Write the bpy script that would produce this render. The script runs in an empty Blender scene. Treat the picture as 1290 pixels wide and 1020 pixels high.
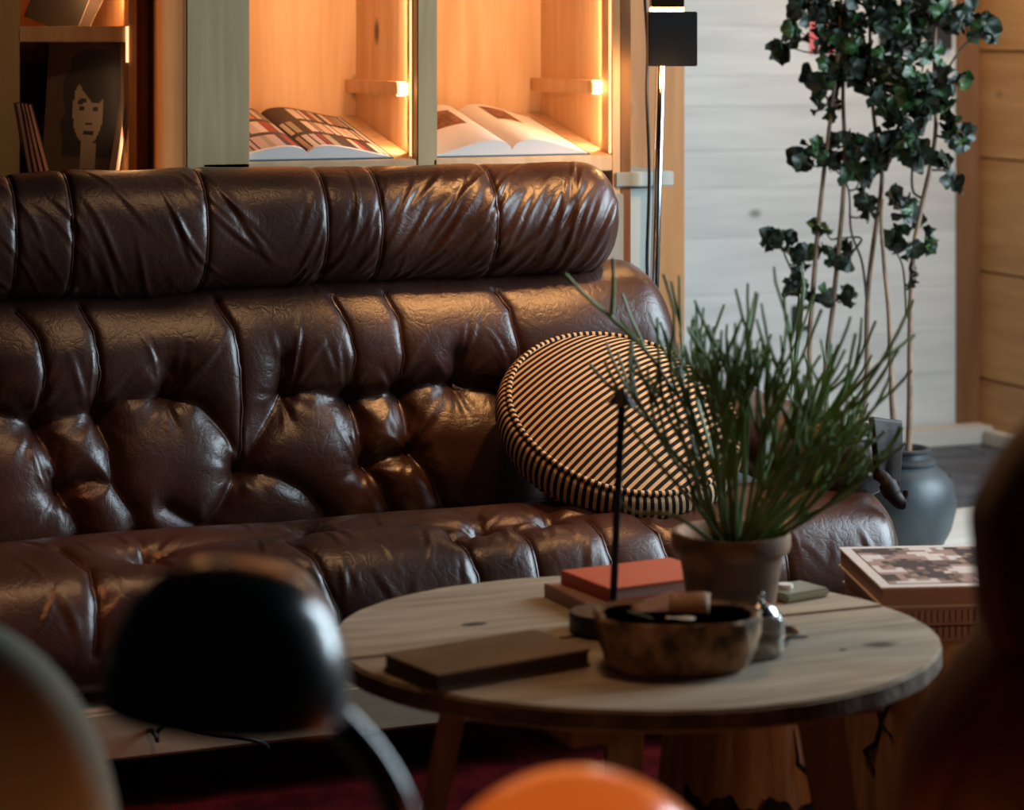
import bpy, bmesh, math, random
import numpy as np
from mathutils import Vector, Matrix
random.seed(7)
rng = np.random.default_rng(11)
SC = bpy.context.scene
COL = SC.collection
PI = math.pi

# ------------------------------------------------------------------ camera
TH = math.radians(22.0); CT, ST = math.cos(TH), math.sin(TH)
F, H, HOR = 3100.0, 1.32, 45.0          # focal length in px, eye height, horizon row
cam_d = bpy.data.cameras.new('camera'); cam = bpy.data.objects.new('camera', cam_d); COL.objects.link(cam)
cam.location = (0, 0, H); cam.rotation_euler = (PI/2, 0, -TH)
cam_d.sensor_width = 36; cam_d.lens = F/1290*36
cam_d.shift_y = -(510-HOR)/1290
cam_d.clip_start = .05
cam_d.dof.use_dof = True; cam_d.dof.focus_distance = 4.85; cam_d.dof.aperture_fstop = 3.4
SC.camera = cam
# ------------------------------------------------------------------ world, lights, exposure
SC.view_settings.view_transform = 'Standard'; SC.view_settings.look = 'None'
SC.view_settings.exposure = 0.0; SC.view_settings.gamma = 1; SC.view_settings.use_curve_mapping = False
wd = bpy.data.worlds.new('world'); SC.world = wd; wd.use_nodes = True
wd.node_tree.nodes['Background'].inputs[0].default_value = (.45, .52, .6, 1)
wd.node_tree.nodes['Background'].inputs[1].default_value = .006

def light(kind, name, loc, aim, power, col, size=.1, size_y=None, spot=None):
    d = bpy.data.lights.new(name, kind); d.energy = power; d.color = col
    if kind == 'AREA':
        d.shape = 'RECTANGLE'; d.size = size; d.size_y = size_y or size
    else:
        d.shadow_soft_size = size
    if spot: d.spot_size = math.radians(spot); d.spot_blend = .6
    o = bpy.data.objects.new(name, d); COL.objects.link(o); o.location = loc
    o.rotation_euler = (Vector(aim)-Vector(loc)).to_track_quat('-Z', 'Y').to_euler()
    return o
COLD = (.70, .88, 1.0); WARM = (1.0, .52, .20)
light('AREA', 'window_daylight', (4.36, 3.95, 1.60), (2.4, 5.4, .95), 160, COLD, 2.2, 1.7)
light('SPOT', 'ceiling_spot_over_sofa', (.45, 3.35, 2.3), (.78, 4.24, .44), 46, (1, .34, .12), .05, spot=26)
light('SPOT', 'ceiling_lamp_over_sofa', (1.55, 3.75, 2.6), (1.5, 3.80, .4), 40, (1, .56, .27), .16, spot=74)
light('SPOT', 'ceiling_spot_over_cushion', (2.30, 4.05, 2.4), (2.12, 4.62, .70), 120, (1, .48, .17), .05, spot=42)
light('SPOT', 'ceiling_spot_by_records', (.35, 3.7, 2.45), (.86, 5.33, 1.36), 26, (1, .62, .32), .05, spot=22)
light('SPOT', 'low_reading_lamp', (2.75, 2.1, .85), (2.05, 3.55, .14), 15, (1, .56, .30), .06, spot=32)  # unseen warm light added to brighten the stumps
light('AREA', 'ceiling_lamp_by_wall', (3.95, 5.9, 2.3), (4.44, 6.2, 1.0), 15, (1, .62, .30), .3, .3)

# ------------------------------------------------------------------ pixel helpers
def cw(xr, D, z): return Vector((D*ST+xr*CT, D*CT-xr*ST, z))          # camera-floor frame -> world
def W(px, py, D): return cw((px-645)/F*D, D, H-(py-HOR)/F*D)
def hitY(px, py, Y):
    k = (px-645)/F; D = Y/(CT-k*ST); return W(px, py, D)
def hitX(px, py, X):
    k = (px-645)/F; D = X/(ST+k*CT); return W(px, py, D)
def hitZ(px, py, Z):
    D = (H-Z)*F/(py-HOR); return W(px, py, D)
def proj(v):
    D = v[0]*ST+v[1]*CT; xr = v[0]*CT-v[1]*ST
    return 645+F*xr/D, HOR+F*(H-v[2])/D

# ------------------------------------------------------------------ materials
def nodes(m): return m.node_tree.nodes, m.node_tree.links
def pm(name, col, rough=.5, metal=0., vary=.0, vscale=8., bump=0., bscale=60., coat=0., spec=.5, col2=None, rvary=0.):
    m = bpy.data.materials.new(name); m.use_nodes = True
    N, L = nodes(m); b = N['Principled BSDF']
    b.inputs['Base Color'].default_value = (*col, 1); b.inputs['Roughness'].default_value = rough
    b.inputs['Metallic'].default_value = metal; b.inputs['Specular IOR Level'].default_value = spec
    if coat: b.inputs['Coat Weight'].default_value = coat; b.inputs['Coat Roughness'].default_value = .15
    tc = N.new('ShaderNodeTexCoord')
    if vary or col2:
        n = N.new('ShaderNodeTexNoise'); n.inputs['Scale'].default_value = vscale; n.inputs['Detail'].default_value = 5
        L.new(tc.outputs['Object'], n.inputs['Vector'])
        r = N.new('ShaderNodeValToRGB'); c2 = col2 or tuple(c*(1-vary) for c in col)
        r.color_ramp.elements[0].color = (*c2, 1); r.color_ramp.elements[1].color = (*[min(1, c*(1+vary*.4)) for c in col], 1)
        r.color_ramp.elements[0].position = .35; r.color_ramp.elements[1].position = .65
        L.new(n.outputs['Fac'], r.inputs[0]); L.new(r.outputs[0], b.inputs['Base Color'])
        if rvary:
            mr = N.new('ShaderNodeMapRange'); mr.inputs['To Min'].default_value = rough-rvary; mr.inputs['To Max'].default_value = rough+rvary
            L.new(n.outputs['Fac'], mr.inputs[0]); L.new(mr.outputs[0], b.inputs['Roughness'])
    if bump:
        n2 = N.new('ShaderNodeTexNoise'); n2.inputs['Scale'].default_value = bscale; n2.inputs['Detail'].default_value = 6
        L.new(tc.outputs['Object'], n2.inputs['Vector'])
        bp = N.new('ShaderNodeBump'); bp.inputs['Strength'].default_value = bump; bp.inputs['Distance'].default_value = .004
        L.new(n2.outputs['Fac'], bp.inputs['Height']); L.new(bp.outputs[0], b.inputs['Normal'])
    return m
def emit(name, col, s):
    m = bpy.data.materials.new(name); m.use_nodes = True
    b = m.node_tree.nodes['Principled BSDF']
    b.inputs['Base Color'].default_value = (*col, 1)
    b.inputs['Emission Color'].default_value = (*col, 1); b.inputs['Emission Strength'].default_value = s
    return m
def wood(name, c1, c2, axis='X', stretch=14., scale=2.2, rough=.55, knots=.0, tone=.12, bump=.15, spec=.3, knotcol=(.03, .015, .008)):
    """plank wood: stretched grain along AXIS, small dark knots, a random tone per piece"""
    m = bpy.data.materials.new(name); m.use_nodes = True
    N, L = nodes(m); b = N['Principled BSDF']
    b.inputs['Roughness'].default_value = rough; b.inputs['Specular IOR Level'].default_value = spec
    tc = N.new('ShaderNodeTexCoord'); oi = N.new('ShaderNodeObjectInfo')
    add = N.new('ShaderNodeVectorMath'); add.operation = 'ADD'
    mul = N.new('ShaderNodeVectorMath'); mul.operation = 'SCALE'; mul.inputs['Scale'].default_value = 37.
    cmb = N.new('ShaderNodeCombineXYZ')
    for i in range(3): L.new(oi.outputs['Random'], cmb.inputs[i])
    L.new(cmb.outputs[0], mul.inputs[0]); L.new(tc.outputs['Object'], add.inputs[0]); L.new(mul.outputs[0], add.inputs[1])
    mp = N.new('ShaderNodeMapping'); s = [stretch]*3; s['XYZ'.index(axis)] = 1.
    mp.inputs['Scale'].default_value = s; L.new(add.outputs[0], mp.inputs['Vector'])
    n = N.new('ShaderNodeTexNoise'); n.inputs['Scale'].default_value = scale; n.inputs['Detail'].default_value = 7; n.inputs['Distortion'].default_value = .6
    L.new(mp.outputs[0], n.inputs['Vector'])
    r = N.new('ShaderNodeValToRGB'); r.color_ramp.elements[0].color = (*c2, 1); r.color_ramp.elements[1].color = (*c1, 1)
    r.color_ramp.elements[0].position = .3; r.color_ramp.elements[1].position = .68
    L.new(n.outputs['Fac'], r.inputs[0])
    hs = N.new('ShaderNodeHueSaturation'); mr = N.new('ShaderNodeMapRange')
    mr.inputs['To Min'].default_value = 1-tone; mr.inputs['To Max'].default_value = 1+tone
    L.new(oi.outputs['Random'], mr.inputs[0]); L.new(mr.outputs[0], hs.inputs['Value']); L.new(r.outputs[0], hs.inputs['Color'])
    out = hs.outputs[0]
    if knots:
        mp2 = N.new('ShaderNodeMapping'); s2 = [1.6]*3; s2['XYZ'.index(axis)] = 1.; mp2.inputs['Scale'].default_value = s2
        L.new(add.outputs[0], mp2.inputs['Vector'])
        v = N.new('ShaderNodeTexVoronoi'); v.inputs['Scale'].default_value = 3.2; L.new(mp2.outputs[0], v.inputs['Vector'])
        kr = N.new('ShaderNodeMapRange'); kr.inputs['From Min'].default_value = knots; kr.inputs['From Max'].default_value = knots*2.4
        kr.inputs['To Min'].default_value = .85; kr.inputs['To Max'].default_value = 0.
        L.new(v.outputs['Distance'], kr.inputs[0])
        mx = N.new('ShaderNodeMixRGB'); mx.inputs[2].default_value = (*knotcol, 1)
        L.new(kr.outputs[0], mx.inputs[0]); L.new(out, mx.inputs[1]); out = mx.outputs[0]
    L.new(out, b.inputs['Base Color'])
    bp = N.new('ShaderNodeBump'); bp.inputs['Strength'].default_value = bump; bp.inputs['Distance'].default_value = .003
    L.new(n.outputs['Fac'], bp.inputs['Height']); L.new(bp.outputs[0], b.inputs['Normal'])
    return m

M = {}
M['leather'] = pm('brown_leather', (.050, .019, .013), .33, vary=.40, vscale=6, bump=.12, bscale=420, spec=.6, rvary=.07)
def crinkle(m, scale, strength):
    """fine crease lines over leather, chained before the grain bump"""
    N, L = nodes(m); b = N['Principled BSDF']; grain = b.inputs['Normal'].links[0].from_node
    tc = N.new('ShaderNodeTexCoord'); n = N.new('ShaderNodeTexNoise'); n.inputs['Scale'].default_value = 9; n.inputs['Detail'].default_value = 3
    L.new(tc.outputs['Object'], n.inputs['Vector'])
    mx = N.new('ShaderNodeMixRGB'); mx.blend_type = 'LINEAR_LIGHT'; mx.inputs[0].default_value = .16
    L.new(tc.outputs['Object'], mx.inputs[1]); L.new(n.outputs['Color'], mx.inputs[2])
    v = N.new('ShaderNodeTexVoronoi'); v.feature = 'DISTANCE_TO_EDGE'; v.inputs['Scale'].default_value = scale; L.new(mx.outputs[0], v.inputs['Vector'])
    mr = N.new('ShaderNodeMapRange'); mr.inputs['From Max'].default_value = .16; mr.interpolation_type = 'SMOOTHSTEP'; L.new(v.outputs['Distance'], mr.inputs[0])
    n3 = N.new('ShaderNodeTexNoise'); n3.inputs['Scale'].default_value = 34; n3.inputs['Detail'].default_value = 4; L.new(mx.outputs[0], n3.inputs['Vector'])
    ad = N.new('ShaderNodeMath'); ad.operation = 'MULTIPLY_ADD'; ad.inputs[1].default_value = .35; L.new(mr.outputs[0], ad.inputs[0]); L.new(n3.outputs['Fac'], ad.inputs[2])
    bp = N.new('ShaderNodeBump'); bp.inputs['Strength'].default_value = strength; bp.inputs['Distance'].default_value = .01
    L.new(ad.outputs[0], bp.inputs['Height']); L.new(bp.outputs[0], grain.inputs['Normal'])
crinkle(M['leather'], 22, .075)
M['piping'] = pm('leather_piping', (.06, .024, .018), .28, spec=.6)
M['black_leather'] = pm('dark_leather', (.014, .008, .006), .6, bump=.2, bscale=120, spec=.3)
M['pale_wood'] = wood('whitewashed_wood', (.62, .63, .61), (.50, .51, .50), 'X', 9, 2., .7, knots=.045, tone=.06, knotcol=(.10, .09, .08))  # same wood as the honey wall, daylight put into its pale colour
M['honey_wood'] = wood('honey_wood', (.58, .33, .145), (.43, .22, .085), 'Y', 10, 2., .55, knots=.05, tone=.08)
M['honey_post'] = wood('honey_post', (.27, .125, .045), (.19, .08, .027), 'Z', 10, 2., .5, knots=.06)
M['corner_wood'] = wood('corner_wood', (.19, .085, .032), (.13, .055, .02), 'Z', 10, 2., .6)  # wall wood darkened where the daylight stops
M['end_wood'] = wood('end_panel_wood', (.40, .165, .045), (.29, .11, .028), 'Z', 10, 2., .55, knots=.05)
M['spruce'] = wood('spruce_panel', (.74, .50, .30), (.62, .37, .19), 'Z', 12, 2.4, .5, knots=.05, tone=.05)
M['post_wood'] = wood('greyed_post_wood', (.54, .385, .21), (.42, .30, .155), 'Z', 14, 2.4, .6, knots=.045, tone=.04)
M['cabinet'] = wood('greygreen_cabinet', (.36, .38, .34), (.28, .30, .27), 'Z', 14, 2.4, .6, knots=.05, tone=.05)
M['table_wood'] = wood('weathered_table_wood', (.44, .36, .265), (.24, .18, .12), 'X', 9, 3.2, .62, knots=.045, tone=.10, bump=.35)
M['table_edge'] = pm('table_edge_bark', (.16, .105, .065), .85, vary=.6, vscale=14, bump=.8, bscale=45)
M['table_leg'] = wood('table_leg_wood', (.34, .21, .13), (.20, .12, .07), 'Z', 9, 3., .6, tone=.1)
M['stump'] = wood('stump_wood', (.46, .26, .14), (.26, .13, .065), 'Z', 7, 5., .75, tone=.05, bump=.6)
M['bark'] = pm('dark_bark', (.035, .02, .012), .9, vary=.6, vscale=12, bump=.8, bscale=40)
M['crack'] = pm('crack_dark', (.012, .006, .004), .95)
M['plinth'] = wood('plinth_wood', (.48, .40, .29), (.38, .31, .22), 'X', 12, 2.6, .6, tone=.04)
M['slate'] = pm('slate_tile', (.075, .088, .112), .5, vary=.5, vscale=5, bump=.3, bscale=25)
M['slate_gap'] = pm('slate_joint', (.05, .05, .055), .8)
M['sill'] = wood('pale_sill', (.62, .59, .53), (.5, .47, .42), 'X', 10, 2, .6, tone=.03)
M['rug'] = pm('dark_red_rug', (.06, .004, .005), 1., vary=.5, vscale=14, bump=.6, bscale=200, spec=.03)
M['black'] = pm('black_gloss', (.010, .011, .012), .27, spec=1., coat=.5)
M['black_matt'] = pm('black_matt', (.012, .012, .012), .5)
M['bronze'] = pm('bronze', (.10, .06, .035), .3, metal=.8)
M['chrome'] = pm('chrome', (.75, .75, .77), .12, metal=1)
M['cable'] = pm('black_cable', (.008, .008, .008), .5)
M['led'] = emit('warm_led', (1, .62, .30), 4)  # light falling on the batten ends, put into emission
M['led_low'] = emit('warm_led_dim', (1, .62, .30), 1.6)  # bay strips, plus light painted on the record shelf end
M['glow'] = emit('lamp_glow', (1, .58, .22), 9)
M['terracotta'] = pm('terracotta', (.42, .20, .10), .75, vary=.45, vscale=13, bump=.3, bscale=40, col2=(.15, .09, .06))
M['soil'] = pm('soil', (.025, .016, .010), 1, bump=1, bscale=80)
M['stem_green'] = pm('succulent_green', (.19, .30, .075), .5, vary=.55, vscale=6)
M['trunk'] = pm('brown_stem', (.22, .13, .08), .7, vary=.5, vscale=20, bump=.4, bscale=60)
M['twig'] = pm('dark_twig', (.035, .028, .02), .7)
M['leaf'] = pm('dark_green_leaf', (.008, .019, .009), .5, vary=.5, vscale=5)
M['leaf_light'] = pm('fresh_green_leaf', (.018, .055, .012), .4, vary=.4, vscale=5)
M['glaze'] = pm('blue_grey_glaze', (.040, .050, .057), .46, vary=.55, vscale=9, bump=.15, bscale=25, spec=.6, rvary=.08)
M['bowl'] = pm('bark_bowl', (.44, .27, .14), .85, bump=.9, bscale=45, col2=(.05, .028, .015), vscale=24)
M['bowl_in'] = wood('bowl_inside', (.24, .15, .08), (.15, .09, .05), 'X', 6, 4, .6)
M['paper'] = pm('paper', (.75, .70, .66), .7)
M['page'] = pm('page_white', (.78, .72, .68), .65)
M['page_shade'] = pm('cover_blue_grey', (.10, .13, .15), .5)
M['tan_paper'] = pm('tan_paper', (.40, .24, .13), .7)
M['orange_cover'] = pm('orange_red_cover', (.52, .075, .03), .5)
M['pinkish'] = pm('pinkish_boards', (.38, .22, .18), .6)
M['board'] = pm('olive_board', (.16, .115, .065), .6, vary=.3, vscale=9)
M['green_glass'] = pm('grey_green_glass', (.20, .21, .15), .2)
M['silver'] = pm('silver', (.62, .63, .64), .2, metal=1)
M['dark_saucer'] = pm('dark_saucer', (.06, .035, .025), .25)
M['olive'] = pm('olive_suede', (.25, .235, .155), .9, vary=.35, vscale=6, bump=.3, bscale=120)
M['brown_suede'] = pm('dark_brown_leather', (.055, .016, .009), .6, vary=.4, vscale=4, bump=.2, bscale=60)
M['orange_shell'] = pm('orange_shell', (.75, .17, .025), .22, coat=.6)
M['red_print'] = pm('red_print', (.75, .12, .12), .6)
M['cover_dark'] = pm('sleeve_dark', (.014, .010, .009), .45)
M['cover_brown'] = pm('sleeve_brown', (.05, .026, .016), .5)
M['print_grey'] = pm('print_grey', (.17, .125, .085), .6)
M['sleeve_edge'] = pm('sleeve_edge', (.55, .42, .30), .6)
b = M['orange_shell'].node_tree.nodes['Principled BSDF']
b.inputs['Emission Color'].default_value = (1, .17, .02, 1); b.inputs['Emission Strength'].default_value = .5

# striped cloth driven by the mesh's own uv (u in metres across the stripes)
def stripes(name, period):
    m = bpy.data.materials.new(name); m.use_nodes = True; N, L = nodes(m); b = N['Principled BSDF']
    b.inputs['Roughness'].default_value = .85; b.inputs['Specular IOR Level'].default_value = .15
    uv = N.new('ShaderNodeUVMap'); uv.uv_map = 'UVMap'; sp = N.new('ShaderNodeSeparateXYZ'); L.new(uv.outputs[0], sp.inputs[0])
    d = N.new('ShaderNodeMath'); d.operation = 'DIVIDE'; d.inputs[1].default_value = period; L.new(sp.outputs[0], d.inputs[0])
    f = N.new('ShaderNodeMath'); f.operation = 'FRACT'; L.new(d.outputs[0], f.inputs[0])
    r = N.new('ShaderNodeValToRGB'); e = r.color_ramp.elements
    e[0].position = .0; e[0].color = (.010, .009, .009, 1); e[1].position = .54; e[1].color = (.56, .36, .185, 1)
    r.color_ramp.interpolation = 'CONSTANT'
    L.new(f.outputs[0], r.inputs[0]); L.new(r.outputs[0], b.inputs['Base Color'])
    tc = N.new('ShaderNodeTexCoord'); n = N.new('ShaderNodeTexNoise'); n.inputs['Scale'].default_value = 300; L.new(tc.outputs['Object'], n.inputs['Vector'])
    bp = N.new('ShaderNodeBump'); bp.inputs['Strength'].default_value = .3; bp.inputs['Distance'].default_value = .002
    L.new(n.outputs['Fac'], bp.inputs['Height']); L.new(bp.outputs[0], b.inputs['Normal'])
    return m
M['stripe'] = stripes('black_and_tan_stripe', .0138)

# ------------------------------------------------------------------ mesh builder
class MB:
    def __init__(s): s.v = []; s.f = []; s.mi = []; s.smooth = False
    def add(s, vs, fs, mi=0):
        o = len(s.v); s.v += [tuple(p) for p in vs]; s.f += [tuple(i+o for i in f) for f in fs]; s.mi += [mi]*len(fs); return s
    def box(s, a, b, mi=0):
        (x0, y0, z0), (x1, y1, z1) = [[f(p, q) for p, q in zip(a, b)] for f in (min, max)]
        return s.add([(x0,y0,z0),(x1,y0,z0),(x1,y1,z0),(x0,y1,z0),(x0,y0,z1),(x1,y0,z1),(x1,y1,z1),(x0,y1,z1)],
                     [(3,2,1,0),(4,5,6,7),(0,1,5,4),(1,2,6,5),(2,3,7,6),(3,0,4,7)], mi)
    def sides(s, V, n, mi):
        o = len(s.v)-len(V); s.f += [(o+i, o+(i+1) % n, o+n+(i+1) % n, o+n+i) for i in range(n)]; s.mi += [mi+1]*n; return s
    def obox(s, c, ax, ay, az, mi=0):
        c, ax, ay, az = map(Vector, (c, ax, ay, az)); P = []
        for k in (-1, 1):
            for j, i in ((-1,-1),(-1,1),(1,1),(1,-1)): P.append(c+ax*i+ay*j+az*k)
        return s.add(P, [(3,2,1,0),(4,5,6,7),(0,1,5,4),(1,2,6,5),(2,3,7,6),(3,0,4,7)], mi)
    def tube(s, pts, r, n=8, caps=True, mi=0):
        pts = [Vector(p) for p in pts]; m = len(pts)
        rs = r if isinstance(r, (list, tuple)) else [r]*m
        up = None; V = []
        for i, p in enumerate(pts):
            t = (pts[min(i+1, m-1)]-pts[max(i-1, 0)]).normalized()
            if up is None: up = t.orthogonal().normalized()
            else:
                up = (up-t*up.dot(t))
                up = up.normalized() if up.length > 1e-6 else t.orthogonal().normalized()
            sd = t.cross(up)
            V += [p+(up*math.cos(2*PI*k/n)+sd*math.sin(2*PI*k/n))*rs[i] for k in range(n)]
        Fc = [(i*n+k, i*n+(k+1) % n, (i+1)*n+(k+1) % n, (i+1)*n+k) for i in range(m-1) for k in range(n)]
        if caps: Fc += [tuple(range(n))[::-1], tuple((m-1)*n+k for k in range(n))]
        s.smooth = True
        return s.add(V, Fc, mi)
    def lathe(s, prof, c=(0,0,0), n=40, mi=0, squash=(1,1), wob=None):
        V = []; m = len(prof)
        for i, (r, z) in enumerate(prof):
            for k in range(n):
                a = 2*PI*k/n; q = 1 if wob is None else wob(a, i)
                V.append((c[0]+r*q*math.cos(a)*squash[0], c[1]+r*q*math.sin(a)*squash[1], c[2]+z))
        Fc = [(i*n+k, i*n+(k+1) % n, (i+1)*n+(k+1) % n, (i+1)*n+k) for i in range(m-1) for k in range(n)]
        if prof[0][0] > 1e-5: Fc.append(tuple(range(n))[::-1])
        if prof[-1][0] > 1e-5: Fc.append(tuple((m-1)*n+k for k in range(n)))
        s.smooth = True
        return s.add(V, Fc, mi)
    def prism(s, poly, z0, z1, mi=0):
        n = len(poly); V = [(x, y, z0) for x, y in poly]+[(x, y, z1) for x, y in poly]
        return s.add(V, [tuple(range(n))[::-1], tuple(range(n, 2*n))], mi).add([], []).sides(V, n, mi)
def base(name, parent=None, loc=None):
    pass
def obj(name, mb, mat, parent=None, smooth=None, bevel=0., sub=0, local=False, loc=None):
    me = bpy.data.meshes.new(name); me.from_pydata(mb.v, [], mb.f)
    mats = mat if isinstance(mat, (list, tuple)) else [mat]
    for m in mats: me.materials.append(M[m] if isinstance(m, str) else m)
    if len(mats) > 1: me.polygons.foreach_set('material_index', mb.mi)
    sm = mb.smooth if smooth is None else smooth
    bm = bmesh.new(); bm.from_mesh(me); bmesh.ops.recalc_face_normals(bm, faces=bm.faces)
    if bevel: bmesh.ops.bevel(bm, geom=[e for e in bm.edges if e.is_manifold and e.calc_face_angle(0) > .5], offset=bevel, segments=2, affect='EDGES', clamp_overlap=True)
    bm.to_mesh(me); bm.free()
    if sm:
        me.polygons.foreach_set('use_smooth', [True]*len(me.polygons))
        me.set_sharp_from_angle(angle=math.radians(50))
    o = bpy.data.objects.new(name, me); COL.objects.link(o)
    if parent is not None:
        o.parent = parent
        if not local:
            w = Vector((0, 0, 0)); p = parent
            while p is not None: w += p.location; p = p.parent
            o.location = -w
    elif loc is not None:                                   # top-level single mesh: put its origin at LOC
        me.transform(Matrix.Translation(-Vector(loc))); o.location = loc
    if sub:
        md = o.modifiers.new('subdivision', 'SUBSURF'); md.levels = sub; md.render_levels = sub
    return o
def thing(name, label, cat, loc=(0,0,0), group=None, rotz=0):
    o = bpy.data.objects.new(name, None); COL.objects.link(o); o.empty_display_size = .05
    o.location = loc; o.rotation_euler = (0, 0, rotz); o['label'] = label; o['category'] = cat
    if group: o['group'] = group
    return o
def tag(o, label, cat, group=None):
    o['label'] = label; o['category'] = cat
    if group: o['group'] = group
    return o
def struct(name, mb, mat, parent=None, **k):
    o = obj(name, mb, mat, parent, **k); o['kind'] = 'structure'; return o
def dup(o, parent=None):
    c = o.copy(); COL.objects.link(c)
    if parent is not None: c.parent = parent
    for ch in list(o.children): dup(ch, c)
    return c
def spline(P, n):
    """Catmull-Rom through P, n samples evenly spaced by length"""
    P = [np.array(p, float) for p in P]; P = [2*P[0]-P[1]]+P+[2*P[-1]-P[-2]]; out = []
    for i in range(1, len(P)-2):
        for t in np.linspace(0, 1, 24, endpoint=False):
            a, b_, c, d = P[i-1:i+3]
            out.append(.5*((2*b_)+(-a+c)*t+(2*a-5*b_+4*c-d)*t*t+(-a+3*b_-3*c+d)*t**3))
    out.append(P[-2]); out = np.array(out)
    L = np.concatenate([[0], np.cumsum(np.linalg.norm(np.diff(out, axis=0), axis=1))])
    s = np.linspace(0, L[-1], n)
    return np.stack([np.interp(s, L, out[:, k]) for k in range(out.shape[1])], 1), s
def sp3(P, n): return [Vector(p) for p in spline([tuple(p) for p in P], n)[0]]

# ------------------------------------------------------------------ the room
YW, XW = 6.91, 4.44                                        # back wall plane, right wall plane
struct('floor', MB().box((-3, -1.0, -.06), (4.6, 7.1, -.012)), 'slate_gap')
fl = bpy.data.objects['floor']
tw, tl = .30, .62; k = 0
for iy in range(10):
    for ix in range(5):
        x0 = 2.75+ix*tl-(iy % 2)*tl*.5; y0 = 3.95+iy*tw
        x1 = min(x0+tl-.006, XW); y1 = min(y0+tw-.006, YW)
        if x1-x0 < .1 or y1-y0 < .05: continue
        t = obj('floor_tile', MB().box((x0, y0, -.014), (x1, y1, -.001-random.random()*.002)), 'slate', fl, bevel=.003)
# pale threshold board in the slate floor
wb = struct('wall_back', MB().box((.6, YW+.03, -.01), (XW+.15, YW+.1, 2.5)), 'crack')
hs = [0.10]
edges_px = [552, 486, 432, 372, 300, 237, 190, 134, 95, 32, -40]
zs = [.0]+[H-(p-HOR)/F*7.7 for p in edges_px[1:]]
while zs[-1] < 2.4: zs.append(zs[-1]+.17)
for i in range(len(zs)-1):
    z0, z1 = zs[i], zs[i+1]-.0008
    xs = [2.2, XW]
    for j in range(len(xs)-1):
        obj('plank', MB().box((xs[j], YW-.002*random.random(), z0), (xs[j+1]-.002, YW+.035, z1)), 'pale_wood', wb, bevel=.0008)
wr = struct('wall_right', MB().box((XW+.04, 4.9, -.01), (XW+.1, YW+.1, 2.5)), 'crack')
for z0, z1 in ((0, .20), (.203, .55), (.553, .92), (.923, 1.27), (1.273, 1.62), (1.623, 2.4)):
    obj('plank', MB().box((XW-.002*random.random(), 4.9, z0), (XW+.04, YW, z1-.003)), 'honey_wood', wr, bevel=.002)
# added strip: edge of daylight on the wall, put into darker colour
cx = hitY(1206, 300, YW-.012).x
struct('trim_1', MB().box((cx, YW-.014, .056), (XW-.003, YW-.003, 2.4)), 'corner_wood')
struct('baseboard_back', MB().box((2.6, YW-.10, 0), (XW-.004, YW-.004, .055)), 'sill', bevel=.004)
struct('baseboard_right', MB().box((XW-.05, 4.9, 0), (XW-.004, YW-.11, .045)), 'sill', bevel=.004)
# pale step board crossing the slate
p0 = hitZ(1160, 690, .0); p1 = hitZ(1290, 640, .0)
struct('trim_2', MB().box((2.95, p0.y-.55, 0.0), (XW-.06, p1.y-.02, .02)), 'sill', bevel=.004)

# ------------------------------------------------------------------ bookcase
YA, YB = 5.05, 5.47                                        # front and back of the two open bays
def XA(px, Y=YA): return hitY(px, 200, Y).x
bk = thing('bookcase', 'pale wooden bookcase with lit open bays over a grey green cabinet, behind the sofa', 'bookcase', (1.6, 5.3, 0))
xl, xr_ = XA(235), XA(795)
zf1 = hitY(525, 201, YA).z
post = lambda a, b_, n='upright', m='post_wood', y0=YA, y1=YA+.03: obj(n, MB().box((a, y0, .0), (b_, y1, 2.2)), m, bk, bevel=.002)
post(XA(235), XA(314.5))                                   # wide greyed upright
post(XA(526), XA(551))
bays = [(XA(314)-.10, XA(525)), (XA(551)-.009, XA(772))]
for i, (a, b_) in enumerate(bays):
    obj('back_panel', MB().box((a-.02, YB, .9), (b_+.03, YB+.02, 2.2)), 'spruce', bk)
    obj('side_panel', MB().box((b_, YA+.03 if i == 0 else YA, .9), (b_+.018, YB, 2.2)), 'spruce', bk)
    obj('side_panel', MB().box((a-.018, YA+.031, .9), (a, YB, 2.2)), 'spruce', bk)
    # sloping display shelf with an upright lip
    za, zb = zf1, zf1+.085
    obj('shelf', MB().add([(a,YA,za-.034),(b_,YA,za-.034),(b_,YB,zb-.03),(a,YB,zb-.03),(a,YA,za),(b_,YA,za),(b_,YB,zb),(a,YB,zb)],
        [(3,2,1,0),(4,5,6,7),(0,1,5,4),(1,2,6,5),(2,3,7,6),(3,0,4,7)]), 'spruce', bk, bevel=.002)
    zt = hitY(515, 103, YA+.05).z; zu = hitY(515, 121, YA+.05).z
    obj('batten', MB().box((b_-.026, YA+.06, zu), (b_, YB, zt)), 'spruce', bk, bevel=.001)
    obj('light_cap', MB().box((b_-.022, YA+.052, zu+.002), (b_-.002, YA+.0595, zt-.002)), 'led', bk)  # batten end lit by the strip, painted as a glow
    obj('light_strip', MB().box((b_-.004, YA+.008 if i else YA+.032, za+.005), (b_-.0005, YA+.014 if i else YA+.036, 2.2)), 'led_low', bk)
    light('AREA', 'shelf_led', (b_-.010, YA+.05, 1.50), (a+.05, YB, 1.50), 3.3, (1, .58, .30), .016, .85)
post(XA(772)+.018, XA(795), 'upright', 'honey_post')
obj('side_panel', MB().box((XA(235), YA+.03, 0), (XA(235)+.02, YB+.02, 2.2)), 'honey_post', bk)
obj('end_panel', MB().box((XA(772)+.02, 5.40, 0), (XA(862, 5.40), 5.43, 2.2)), 'end_wood', bk)
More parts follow.
